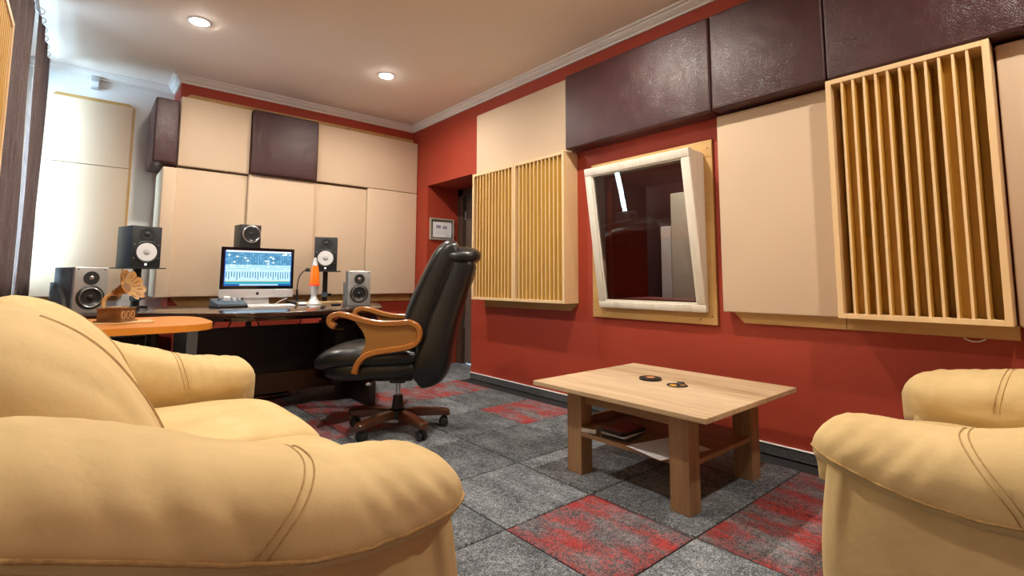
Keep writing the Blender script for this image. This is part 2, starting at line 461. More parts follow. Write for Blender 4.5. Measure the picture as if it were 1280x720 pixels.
# ------------------------------------------------------------------ the room
XW, YB, XL, YF, ZC = 2.93, 5.24, -0.43, -1.6, 2.77
YR = 5.65                       # white recess wall behind the pier
b = nb(); box(b, (XL-0.3, YF-0.2, -0.2), (3.6, 6.0, -0.007)); floor = struct('floor', b, 'subfloor', 'carpet tile floor in grey with red streaked tiles')
RED = {(1, 5), (1, 7), (0, 7), (-2, 6), (-1, 6), (-1, 7), (-1, 2), (0, 1), (1, 1), (2, 2), (-2, 8), (2, 7), (-3, 4), (0, 9)}
full = None
def tile_bm(w_, d_):
    q = 0.006; t = bmesh.new()
    lo = [t.verts.new(p) for p in ((0, 0, -0.007), (w_, 0, -0.007), (w_, d_, -0.007), (0, d_, -0.007))]
    md = [t.verts.new(p) for p in ((0, 0, -0.004), (w_, 0, -0.004), (w_, d_, -0.004), (0, d_, -0.004))]
    hi = [t.verts.new(p) for p in ((q, q, 0), (w_-q, q, 0), (w_-q, d_-q, 0), (q, d_-q, 0))]
    for a, c in ((lo, md), (md, hi)):
        for k in range(4): t.faces.new((a[k], a[(k+1) % 4], c[(k+1) % 4], c[k]))
    t.faces.new(hi); return t
GAP = 0.0035
tile_proto = {}
for i in range(-5, 4):
    for j in range(-4, 12):
        x0, x1 = 1.793+0.5*i, 1.793+0.5*(i+1); y0, y1 = 0.04+0.5*j, 0.04+0.5*(j+1)
        x0, x1 = max(x0, XL), min(x1, 3.37); y0, y1 = max(y0, YF), min(y1, YR)
        if x0 >= XW-0.14 and not (y1 > 4.03 and y0 < 4.89): continue
        if x1 > XW:
            if y1 > 4.03 and y0 < 4.89: y0, y1 = max(y0, 4.032), min(y1, 4.888)
            else: x1 = XW-0.011
            if x0 < XW and x1 > XW:      # split at the wall line: room side piece first
                pass
        if x1-x0 < 0.03 or y1-y0 < 0.03: continue
        kd = 'carpet_red' if (i, j) in RED else 'carpet_grey'
        key = (round(x1-x0, 3), round(y1-y0, 3), kd)
        if key not in tile_proto:
            o = obj('carpet_tile', tile_bm(x1-x0-2*GAP, y1-y0-2*GAP), kd, floor); tile_proto[key] = o
        else:
            o = tile_proto[key].copy(); C.objects.link(o)
        o.location = (x0+GAP, y0+GAP, 0)

WY0, WY1, WZ0, WZ1 = 1.66, 2.30, 0.82, 1.68      # opening behind the studio window
NY0, NY1, NZ = 4.03, 4.89, 2.01                  # door niche
b = nb(); X2 = XW+0.44
box(b, (XW, YF, 0), (X2, WY0, ZC)); box(b, (XW, WY1, 0), (X2, NY0, ZC))
box(b, (XW, WY0, 0), (X2, WY1, WZ0)); box(b, (XW, WY0, WZ1), (X2, WY1, ZC))
box(b, (XW, NY0, NZ), (X2, NY1, ZC)); box(b, (XW, NY1, 0), (X2, YR+0.1, ZC))
struct('wall_right', b, 'red_paint', 'red painted wall with door niche and studio window')
b = nb(); box(b, (0.58, YB, 0), (XW, YR+0.1, ZC)); struct('wall_back', b, 'red_paint', 'red painted pier wall behind the desk')
b = nb(); box(b, (XL-0.25, YR, 0), (0.58, YR+0.1, ZC)); struct('wall_recess', b, 'white_paint', 'white wall set back at the left of the desk')
LY0, LY1, LZ0, LZ1 = 3.05, 5.58, 0.86, 2.70
b = nb(); XO = XL-0.22
box(b, (XO, YF, 0), (XL, LY0, ZC)); box(b, (XO, LY1, 0), (XL, YR, ZC)); box(b, (XO, LY0, 0), (XL, LY1, LZ0)); box(b, (XO, LY0, LZ1), (XL, LY1, ZC))
struct('wall_left', b, 'white_paint', 'white wall with the curtained window')
b = nb(); box(b, (XO, YF-0.1, 0), (X2, YF, ZC)); struct('wall_front', b, 'front_paint')
b = nb(); box(b, (XO, YF-0.1, ZC), (X2, YR+0.1, ZC+0.12)); struct('ceiling', b, 'ceiling_paint', 'flat pale ceiling')

PROF = [(0, 0), (0.062, 0), (0.062, -0.014), (0.048, -0.020), (0.044, -0.030), (0.026, -0.048), (0.014, -0.054), (0.014, -0.070), (0, -0.070)]
def cornice(name, path):
    """profile swept along a polyline with mitred corners; the room lies to the left of the path"""
    P = [Vector((x, y)) for x, y in path]; b = nb(); rings = []
    for k, p in enumerate(P):
        d0 = (p-P[k-1]).normalized() if k else None; d1 = (P[k+1]-p).normalized() if k+1 < len(P) else None
        n0 = Vector((-d0.y, d0.x)) if d0 else None; n1 = Vector((-d1.y, d1.x)) if d1 else None
        m = n0 if n1 is None else n1 if n0 is None else (n0+n1)/(1+n0.dot(n1))
        rings.append([Vector((p.x+m.x*d, p.y+m.y*d, ZC+z)) for d, z in PROF])
    loft(b, rings); struct(name, b, 'plaster_white', 'white stepped plaster cornice')
cornice('trim_1', [(XW, YF), (XW, YB), (0.58, YB), (0.58, YR), (XL, YR)])
sk = None
b = nb(); box(b, (XW-0.010, YF, 0), (XW, NY0, 0.055), 0.002, 1); sk = struct('baseboard_right', b, 'carpet_skirting', 'dark carpet skirting with thin white cap')
b = nb(); box(b, (XW-0.013, YF, 0.055), (XW, NY0+0.003, 0.063), 0.002, 1); obj('white_cap', b, 'white_plastic', sk)

# door in the niche
d1 = struct_empty('door_1', 'brown door set deep in the red niche')
b = nb()
for (y0, y1) in ((NY0, NY0+0.075), (NY1-0.10, NY1)): box(b, (X2-0.03, y0, 0), (X2+0.08, y1, NZ), 0.004)
box(b, (X2-0.03, NY0, NZ-0.085), (X2+0.08, NY1, NZ), 0.004)
obj('door_frame', b, 'door_frame_wood', d1)
b = nb(); box(b, (X2+0.02, NY0+0.077, 0.008), (X2+0.06, NY1-0.102, NZ-0.087), 0.003); lf = obj('door_leaf', b, 'door_wood', d1)
for z in (0.45, 1.1, 1.7):
    b = nb(); tube(b, [(X2+0.012, NY1-0.106, z-0.05), (X2+0.012, NY1-0.106, z+0.05)], 0.008, 10); obj('hinge', b, 'steel', lf, 40)
b = nb(); tube(b, [(X2+0.02, NY0+0.14, 1.03), (X2-0.03, NY0+0.14, 1.03), (X2-0.03, NY0+0.26, 1.03)], 0.009, 8); obj('door_handle', b, 'steel', lf, 40)

# ------------------------------------------------------------------ studio window in the right wall
w1 = struct_empty('window_1', 'white tilted window box on a wooden board, looking into the booth')
BY0, BY1, BZ0, BZ1 = 1.505, 2.47, 0.678, 1.817; bw = 0.105
def board(y0, y1, z0, z1):
    b = nb(); box(b, (XW-0.020, y0, z0), (XW, y1, z1), 0.002, 1); return obj('board', b, 'backing_wood', w1)
board(BY0, BY1, BZ0, BZ0+bw); board(BY0, BY1, BZ1-bw, BZ1); board(BY0, BY0+bw, BZ0+bw, BZ1-bw); board(BY1-bw, BY1, BZ0+bw, BZ1-bw)
for (y, z) in ((BY0+0.03, BZ0+0.05), (BY1-0.03, BZ0+0.05), (BY0+0.03, BZ1-0.05), (BY0+0.11, BZ0+0.03), (BY1-0.11, BZ0+0.03)):
    b = nb(); lathe(b, [(0.004, 0), (0.004, 0.0012), (0, 0.0016)], 10, trm(XW-0.020, y, z) @ rotm('Y', -PI/2)); obj('screw', b, 'dark_metal', w1)
FB = (2.868, 0.752); FT = (2.715, 1.742)      # (x, z) of the outer bottom and top edge of the tilted face
FY0, FY1 = 1.552, 2.376
ang = math.atan2(FB[0]-FT[0], FT[1]-FB[1]); H = math.hypot(FB[0]-FT[0], FT[1]-FB[1])
Mw = Matrix(((math.cos(ang), 0, -math.sin(ang), FB[0]), (0, 1, 0, 0), (math.sin(ang), 0, math.cos(ang), FB[1]), (0, 0, 0, 1)))
# local frame of the face: x = into the wall, z = up the slope
def fbox(bm, x0, x1, y0, y1, z0, z1, bev=0.004): return box(bm, (x0, y0, z0), (x1, y1, z1), bev, 2, Mw)
RB, RT, RS = 0.046, 0.054, 0.056
fr = None
for nm, (y0, y1, z0, z1) in dict(a=(FY0, FY1, 0, RB), b=(FY0, FY1, H-RT, H), c=(FY0, FY0+RS, RB, H-RT), d=(FY1-RS, FY1, RB, H-RT)).items():
    b = nb(); fbox(b, 0, 0.034, y0, y1, z0, z1, 0.005)
    rail = obj('sash_rail', b, 'white_wood', w1, 40)
for (y0, y1, z0, z1) in ((FY0+RS, FY1-RS, RB, RB+0.010), (FY0+RS, FY1-RS, H-RT-0.010, H-RT), (FY0+RS, FY0+RS+0.010, RB+0.010, H-RT-0.010), (FY1-RS-0.010, FY1-RS, RB+0.010, H-RT-0.010)):
    b = nb(); fbox(b, 0.012, 0.034, y0, y1, z0, z1, 0.002); obj('glazing_bead', b, 'white_wood', w1)
b = nb(); box(b, (0.020, FY0+RS, RB), (0.024, FY1-RS, H-RT), 0, 1, Mw); obj('glass_pane', b, 'pane_glass', w1)
# casing: side cheeks, top and sill closing the wedge to the wall
xb = XW-0.020
def cheek(y0, y1):
    b = nb(); i = 0.030*math.cos(ang); k = 0.030*math.sin(ang)
    poly(b, [(FB[0]+i, FB[1]+k+0.001), (FT[0]+i, FT[1]+k-0.003), (xb, FT[1]-0.004), (xb, FB[1]+k+0.001)], 'y', y0, y1)
    obj('casing_cheek', b, 'white_wood', w1)
cheek(FY0+0.010, FY0+0.034); cheek(FY1-0.034, FY1-0.010)
b = nb(); poly(b, [(FT[0]+0.034, FT[1]-0.030), (xb, FT[1]-0.030), (xb, FT[1]-0.004), (FT[0]+0.032, FT[1]+0.002)], 'y', FY0+0.034, FY1-0.034); obj('casing_top', b, 'white_wood', w1)
b = nb(); poly(b, [(FB[0]+0.028, FB[1]+0.006), (xb, FB[1]+0.004), (xb, FB[1]+0.028), (FB[0]+0.028, FB[1]+0.028)], 'y', FY0+0.034, FY1-0.034); obj('casing_sill', b, 'white_wood', w1)
# recording booth behind the window
b = nb(); BX1 = 4.6
box(b, (X2, 0.6, -0.01), (BX1, 3.95, 0)); box(b, (X2, 0.6, 2.6), (BX1, 3.95, 2.65)); box(b, (BX1, 0.6, 0), (BX1+0.08, 3.95, 2.6))
box(b, (X2, 0.52, 0), (BX1, 0.6, 2.6)); box(b, (X2, 3.95, 0), (BX1, 4.0, 2.6))
booth = struct('wall_booth', b, 'maroon_paint', 'dark maroon inside of the vocal booth')
def wallpanel_x(name, label, x0, x1, y0, y1, z0, z1, m, cat='panel', group=None, bev=0.008, seg=3, backing=None):
    t = thing(name, label, cat, (x1, (y0+y1)/2, z0), 0, group)
    yc = (y0+y1)/2; b = nb(); box(b, (x0-x1, y0-yc, 0), (0 if not backing else -0.018, y1-yc, z1-z0), bev, seg)
    obj('upholstered_face', b, m, t, 50)
    if backing:
        (ya, yb, za, zb) = backing; ch = 0.06
        b = nb()
        pts = [(ya-yc, za-z0+ch*0), (yb-yc-ch, za-z0), (yb-yc, za-z0+ch), (yb-yc, zb-z0), (ya-yc, zb-z0)]
        poly(b, pts, 'x', -0.018, 0); obj('backing_board', b, 'backing_wood', t)
    return t
b = nb(); box(b, (4.52, 1.9, 0.2), (BX1, 2.80, 1.83), 0.008, 2); obj('wall_panel', b, 'booth_cream', booth, label='tall cream panel seen through the studio window')
b = nb(); box(b, (4.53, 2.815, 0.2), (BX1, 2.925, 1.5), 0.003); obj('wall_strip', b, 'white_paint', booth, label='narrow white strip beside the cream booth panel')
b = nb(); box(b, (4.36, 3.16, 0), (BX1, 3.33, 2.6), 0.004); struct('reflection_pillar', b, 'white_paint', 'pale upright imitating a reflection in the studio window glass')  # pale upright built in place of a reflection in the pane
for k in range(3):
    b = nb(); y0 = 2.93+0.34*k
    if k == 0: continue
    box(b, (BX1-0.05, y0+0.05 if k == 1 else y0+0.06, 0.1), (BX1, min(y0+0.33, 3.92), 2.5), 0.01, 2)
    obj('wall_panel', b, 'maroon_leather', booth, 50)
bl = bpy.data.lights.new('booth_fill_lamp', 'AREA'); bl.shape = 'DISK'; bl.size = 0.2; bl.energy = 22.0; bl.color = (1, 0.86, 0.72)  # added fill lamp to brighten the booth interior
bo = thing('booth_fill', 'added fill light inside the vocal booth', 'ceiling light', (4.0, 2.4, 2.6))
b = nb(); lathe(b, [(0, 0), (0.11, 0), (0.11, -0.02), (0.10, -0.025), (0, -0.025)], 24); obj('fill_disc', b, 'white_plastic', bo, 40)
lo_ = bpy.data.objects.new('booth_fill_lamp', bl); C.objects.link(lo_); lo_.parent = bo; lo_.location = (0, 0, -0.03)

# ------------------------------------------------------------------ window, curtains and slat unit at the left wall
w2 = struct_empty('window_2', 'white framed daylight window behind the brown curtains')
b = nb(); fx0, fx1 = XL-0.16, XL-0.10
for (y0, y1, z0, z1) in ((LY0, LY1, LZ0, LZ0+0.05), (LY0, LY1, LZ1-0.05, LZ1), (LY0, LY0+0.05, LZ0+0.05, LZ1-0.05), (LY1-0.05, LY1, LZ0+0.05, LZ1-0.05), (3.87, 3.92, LZ0+0.05, LZ1-0.05), (4.71, 4.76, LZ0+0.05, LZ1-0.05)):
    box(b, (fx0, y0, z0), (fx1, y1, z1), 0.003, 1)
obj('window_frame', b, 'white_plastic', w2)
for (y0, y1) in ((LY0+0.05, 3.87), (3.92, 4.71), (4.76, LY1-0.05)):
    b = nb(); box(b, (XL-0.132, y0, LZ0+0.05), (XL-0.128, y1, LZ1-0.05)); obj('pane', b, 'pane_glass', w2)
pl = bpy.data.lights.new('daylight_portal', 'AREA'); pl.shape = 'RECTANGLE'; pl.size = LZ1-LZ0; pl.size_y = LY1-LY0; pl.cycles.is_portal = True
po = bpy.data.objects.new('daylight_portal', pl); C.objects.link(po); po.location = (XO+0.01, (LY0+LY1)/2, (LZ0+LZ1)/2); po.rotation_euler = (0, -PI/2, 0); po.parent = w2

XR = -0.318
rl = thing('curtain_rail', 'white curtain rail with small rings under the ceiling at the left', 'curtain rail', (XR, 4.0, 2.700))
b = nb(); tube(b, [(0, -1.4, 0), (0, 1.60, 0)], 0.010, 10); obj('rod', b, 'steel', rl, 40)
for yy in (-1.2, 0.2, 1.5):
    b = nb(); box(b, (-0.012, yy-0.01, 0.0), (0.012, yy+0.01, 0.035), 0.002, 1); obj('bracket', b, 'white_plastic', rl)
def curtain(label, y0, y1, z0, z1, pleats, amp, seed, xr):
    t = thing('curtain', label, 'curtain', (xr, y0, z0), 0, 'brown curtains')
    rnd = random.Random(seed); b = nb(); n = pleats*14; rows = 14; L = y1-y0
    ph = [rnd.uniform(-0.5, 0.5) for _ in range(pleats+2)]
    grid = []
    for j in range(rows+1):
        v = j/rows; row = []
        for i in range(n+1):
            s = i/n; k = s*pleats; kk = int(k); fph = ph[kk]*(1-(k-kk))+ph[kk+1]*(k-kk)
            a = amp*(1.0-0.35*v)*min(1.0, 0.15+min(s, 1-s)*12)
            x = a*math.sin(2*PI*k+fph)+0.006*math.sin(3.1*k+5*v)
            y = s*L + 0.35*a*math.sin(4*PI*k+fph)
            row.append(b.verts.new((x, y, v*(z1-z0))))
        grid.append(row)
    for j in range(rows):
        for i in range(n): b.faces.new((grid[j][i], grid[j][i+1], grid[j+1][i+1], grid[j+1][i]))
    r_ = bmesh.ops.solidify(b, geom=list(b.faces), thickness=0.003)
    obj('cloth', b, 'curtain_cloth', t, 60)
    b = nb(); proto = None
    for k in range(pleats+1):
        y = min(max(k/pleats*L, 0.01), L-0.01)
        if proto is None:
            b = nb(); tube(b, [(0.020*math.cos(q), 0, 0.020*math.sin(q)) for q in [2*PI*i/16 for i in range(16)]], 0.003, 6, up=(0, 1, 0), closed=True)
            proto = obj('ring', b, 'steel', t, 40)
            proto.location = (0, y, 2.700-z0)
        else: share(proto, 'ring', (0, y, 2.700-z0), t)
    return t
curtain('brown curtain nearest the wooden slat unit at the left edge', 2.78, 4.35, 0.82, 2.672, 9, 0.022, 3, XR-0.016)
curtain('brown curtain at the far end of the window beside the white wall', 4.40, 5.41, 0.82, 2.672, 6, 0.022, 5, XR+0.010)

def diffuser(label, loc, rz, width, height, depth, wells, group, frame_m='pine_edge'):
    """slatted diffuser; local x = out of the wall (front at x=depth), y across, z up"""
    t = thing('slat_diffuser', label, 'diffuser', loc, rz, group); fw = 0.024
    for (y0, y1, z0, z1) in ((-width/2, -width/2+fw, 0, height), (width/2-fw, width/2, 0, height)):
        b = nb(); box(b, (0, y0, z0), (depth, y1, z1), 0.0015, 1); obj('frame_board', b, frame_m, t)
    for (z0, z1) in ((0, fw), (height-fw, height)):
        b = nb(); box(b, (0, -width/2+fw, z0), (depth, width/2-fw, z1), 0.0015, 1); obj('frame_board', b, frame_m, t)
    n = len(wells); pitch = (width-2*fw)/n; sw = 0.010
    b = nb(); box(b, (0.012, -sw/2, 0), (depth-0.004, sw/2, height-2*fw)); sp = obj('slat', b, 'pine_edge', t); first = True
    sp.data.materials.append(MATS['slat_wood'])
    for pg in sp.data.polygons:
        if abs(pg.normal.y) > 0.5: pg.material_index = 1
    for k in range(1, n):
        p = (0, -width/2+fw+pitch*k, fw)
        if first: sp.location = p; first = False
        else: share(sp, 'slat', p, t)
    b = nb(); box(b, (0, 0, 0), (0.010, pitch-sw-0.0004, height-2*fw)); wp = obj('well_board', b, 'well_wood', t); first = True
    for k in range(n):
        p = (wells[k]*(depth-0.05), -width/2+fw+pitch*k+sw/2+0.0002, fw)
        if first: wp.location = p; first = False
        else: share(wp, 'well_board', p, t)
    return t
QR = [0.2, 0.85, 0.5, 0.6, 0.8, 0.3, 0.55, 0.5, 0.1, 0.8, 0.55, 0.0]
# on the right wall the local +y runs towards -Y of the room after a turn by 180 degrees
diffuser('large slatted wooden diffuser near the right edge under the maroon leather', (XW, 0.531, 0.767), PI, 0.600, 1.174, 0.155, [x for x in QR], 'slatted wooden diffusers')
diffuser('left slatted wooden diffuser of the pair beside the door niche', (XW, 3.518, 0.768), PI, 0.592, 1.174, 0.160, [0.0, .7, .8, .6, .75, .7, .8, .65, .7, .8, .7, .75], 'slatted wooden diffusers')
diffuser('right slatted wooden diffuser of the pair, next to the tilted window', (XW, 2.924, 0.768), PI, 0.592, 1.174, 0.160, [0.0, .6, .7, .6, .7, .65, .8, .6, .75, .7, .5, .7], 'slatted wooden diffusers')
diffuser('slatted wooden diffuser at the left edge in front of the curtain', (XL, 2.41, 0.768), 0, 0.600, 1.174, 0.172, QR, 'slatted wooden diffusers')

# ------------------------------------------------------------------ wall panels
cp = 'upholstered_panel'; G1 = 'cream panels on the red side wall'; GL = 'maroon leather panels high on the side wall'
wallpanel_x(cp, 'cream panel high on the red wall above the pair of diffusers', 2.875, XW, 2.63, 3.897, 1.95, 2.562, 'cream_fabric', group=G1)
t = wallpanel_x(cp, 'cream panel between the tilted window and the large diffuser', 2.865, XW, 0.838, 1.447, 0.764, 1.935, 'cream_fabric', group=G1, backing=(0.838, 1.405, 0.704, 1.90))
wallpanel_x(cp, 'cream panel at the right edge beyond the large diffuser', 2.865, XW, -0.39, 0.222, 0.764, 1.935, 'cream_fabric', group=G1, backing=(-0.39, 0.222, 0.704, 1.90))
b = nb(); box(b, (XW-0.018, 0.225, 0.704), (XW, 0.835, 0.764), 0.001, 1); tag(obj('backing_strip', b, 'backing_wood'), 'wooden backing strip showing under the large slatted diffuser', 'strip')
b = nb(); poly(b, [(3.80, 0.766), (3.80, 0.700), (2.70, 0.708), (2.635, 0.766)], 'x', XW-0.018, XW); tag(obj('backing_strip', b, 'backing_wood'), 'wooden backing strip showing under the pair of diffusers', 'strip')
b = nb(); tube(b, spline([(XW-0.022, 0.40, 0.700), (XW-0.024, 0.375, 0.690), (XW-0.022, 0.35, 0.691), (XW-0.02, 0.33, 0.702)], 6), 0.003, 6); tag(obj('cord_end', b, 'white_plastic', None, 60), 'short pale cord end poking out under the large diffuser', 'cord')
wallpanel_x('leather_panel', 'maroon leather panel at the far left of the row, above the tilted window', 2.777, XW, 1.4335, 2.617, 1.946, 2.533, 'maroon_leather', group=GL, bev=0.014, seg=4)
wallpanel_x('leather_panel', 'square maroon leather panel in the middle of the row, with a bright reflection', 2.777, XW, 0.828, 1.4305, 1.946, 2.533, 'maroon_leather', group=GL, bev=0.014, seg=4)
wallpanel_x('leather_panel', 'maroon leather panel at the right end of the row, above the large diffuser', 2.777, XW, -0.37, 0.825, 1.946, 2.533, 'maroon_leather', group=GL, bev=0.014, seg=4)
def wallpanel_y(name, label, x0, x1, y0, y1, z0, z1, m, group=None, bev=0.008, seg=3, cat='panel'):
    b = nb(); t = thing(name, label, cat, ((x0+x1)/2, y1, z0), 0, group); xc = (x0+x1)/2
    box(b, (x0-xc, y0-y1, 0), (x1-xc, 0, z1-z0), bev, seg); obj('upholstered_face', b, m, t, 50); return t
G2 = 'cream panels on the desk wall'; YP = YB-0.018
b = nb(); poly(b, [(0.66, 0.716), (2.92, 0.712), (2.92, 2.606), (0.655, 2.606), (0.615, 2.570), (0.585, 2.52), (0.585, 0.80), (0.61, 0.765)], 'y', YP, YB)
tag(obj('backing_board', b, 'backing_wood'), 'large wooden backing board behind the cream panels of the desk wall', 'board')
wallpanel_y(cp, 'top left cream panel of the desk wall beside the maroon leather square', 0.577, 1.140, 5.125, YP, 1.930, 2.545, 'cream_fabric', G2)
wallpanel_y(cp, 'wide top right cream panel of the desk wall under the red strip', 1.758, 2.925, 5.125, YP, 1.948, 2.545, 'cream_fabric', G2)
wallpanel_y('leather_panel', 'maroon leather square in the top row of the desk wall', 1.144, 1.755, 5.075, YP, 1.935, 2.548, 'maroon_leather', None, 0.016, 4)
wallpanel_y(cp, 'lower cream panel of the desk wall behind the left black monitor speaker and screen', 0.575, 1.138, 5.155, YP, 0.793, 1.918, 'cream_fabric', G2)
wallpanel_y(cp, 'lower cream panel of the desk wall under the maroon leather square', 1.142, 1.752, 5.120, YP, 0.793, 1.932, 'cream_fabric', G2)
wallpanel_y(cp, 'lower cream panel of the desk wall behind the right black speaker', 1.756, 2.318, 5.155, YP, 0.793, 1.928, 'cream_fabric', G2)
wallpanel_y(cp, 'lower right cream panel of the desk wall in the corner by the red wall', 2.322, 2.925, 5.125, YP, 0.793, 1.944, 'cream_fabric', G2)
# on the left cheek of the pier
b = nb(); t = thing('leather_panel', 'deep maroon leather box at the upper left corner of the desk wall', 'panel', (0.576, 5.12, 1.925))
box(b, (-0.186, -0.06, 0), (-0.012, 0.50, 0.555), 0.016, 4); obj('upholstered_face', b, 'maroon_leather', t, 50)
b = nb(); t = thing(cp, 'narrow cream panel on the side of the pier behind the left black speaker', 'panel', (0.576, 5.08, 0.793))
box(b, (-0.106, -0.02, 0), (-0.004, 0.50, 1.10), 0.008, 3); obj('upholstered_face', b, 'cream_fabric', t, 50)
# recess wall
b = nb(); poly(b, [(-0.33, 0.76), (0.25, 0.76), (0.288, 0.80), (0.288, 2.49), (0.240, 2.528), (-0.25, 2.528), (-0.29, 2.49), (-0.33, 2.49)], 'y', YR-0.018, YR)
tag(obj('backing_board', b, 'backing_wood'), 'wooden backing board behind the two cream panels on the white wall', 'board')
G3 = 'cream panels on the white recess wall'
wallpanel_y(cp, 'upper cream panel on the white wall beside the curtain', -0.325, 0.268, 5.565, YR-0.018, 1.926, 2.485, 'cream_fabric', G3)
wallpanel_y(cp, 'tall lower cream panel on the white wall behind the silver speaker', -0.325, 0.268, 5.565, YR-0.018, 0.80, 1.922, 'cream_fabric', G3)
t = thing('motion_sensor', 'small grey motion sensor high on the white wall', 'sensor', (-0.010, YR, 2.605))
b = nb(); box(b, (-0.034, -0.045, 0), (0.034, 0, 0.112), 0.012, 3); obj('housing', b, 'sensor_grey', t, 50)
b = nb(); box(b, (-0.026, -0.050, 0.02), (0.026, -0.044, 0.065), 0.002, 1); obj('lens', b, 'white_plastic', t)
# certificate on the niche cheek
t = thing('framed_certificate', 'small silver framed certificate in the door niche', 'picture frame', (3.118, NY1, 1.40))
W_, H_ = 0.325, 0.25
for (x0, x1, z0, z1) in ((-W_/2, W_/2, 0, 0.022), (-W_/2, W_/2, H_-0.022, H_), (-W_/2, -W_/2+0.022, 0.022, H_-0.022), (W_/2-0.022, W_/2, 0.022, H_-0.022)):
    b = nb(); box(b, (x0, -0.022, z0), (x1, 0, z1), 0.003, 1); obj('frame_rail', b, 'frame_silver', t)
for (x0, x1, z0, z1) in ((-W_/2+0.022, W_/2-0.022, 0.022, 0.032), (-W_/2+0.022, W_/2-0.022, H_-0.032, H_-0.022), (-W_/2+0.022, -W_/2+0.032, 0.032, H_-0.032), (W_/2-0.032, W_/2-0.022, 0.032, H_-0.032)):
    b = nb(); box(b, (x0, -0.019, z0), (x1, 0, z1)); obj('inner_rail', b, 'book_black', t)
b = nb(); box(b, (-W_/2+0.03, -0.010, 0.03), (W_/2-0.03, 0, H_-0.03)); sh = obj('sheet', b, 'paper', t)
for (x0, x1, z0, z1) in ((-0.075, -0.015, 0.135, 0.172), (0.012, 0.068, 0.130, 0.167)):
    b = nb(); box(b, (x0, -0.0112, z0), (x1, -0.010, z1)); obj('stamp', b, 'ink', sh)
b = nb()
for z in (0.105, 0.088, 0.070): box(b, (-0.08, -0.0108, z), (0.08, -0.010, z+0.002))
box(b, (0.06, -0.0108, 0.045), (0.10, -0.010, 0.050)); obj('print_lines', b, 'ink', sh)

# ------------------------------------------------------------------ ceiling downlights
def downlight(x, y, label):
    t = thing('downlight', label, 'ceiling light', (x, y, ZC), 0, 'recessed ceiling spots')
    b = nb(); lathe(b, [(0.057, 0), (0.074, 0), (0.074, -0.003), (0.068, -0.006), (0.057, -0.004)], 32, None, False); obj('trim_ring', b, 'white_plastic', t, 40)
    b = nb(); lathe(b, [(0, -0.002), (0.056, -0.002), (0.052, -0.009), (0.034, -0.015), (0, -0.017)], 32); obj('lamp_face', b, 'lamp_glow', t, 40)
    l = bpy.data.lights.new('spot_lamp', 'AREA'); l.shape = 'DISK'; l.size = 0.085; l.energy = LAMP_POWER; l.color = LAMP_COLOR; l.spread = math.radians(164)
    o = bpy.data.objects.new('spot_lamp', l); C.objects.link(o); o.parent = t; o.location = (0, 0, -0.022)
ys = (4.04, 1.95, -0.15)
nm = [['lit round ceiling spot above the left end of the desk', 'lit round ceiling spot nearest the red corner'], ['round ceiling spot above the sofa', 'round ceiling spot above the office chair'], ['round ceiling spot at the rear left of the room', 'round ceiling spot above the armchair']]
for k, y in enumerate(ys):
    for q, x in enumerate((0.53, 1.97)):
        if (k, q) != (2, 0): downlight(x, y, nm[k][q])

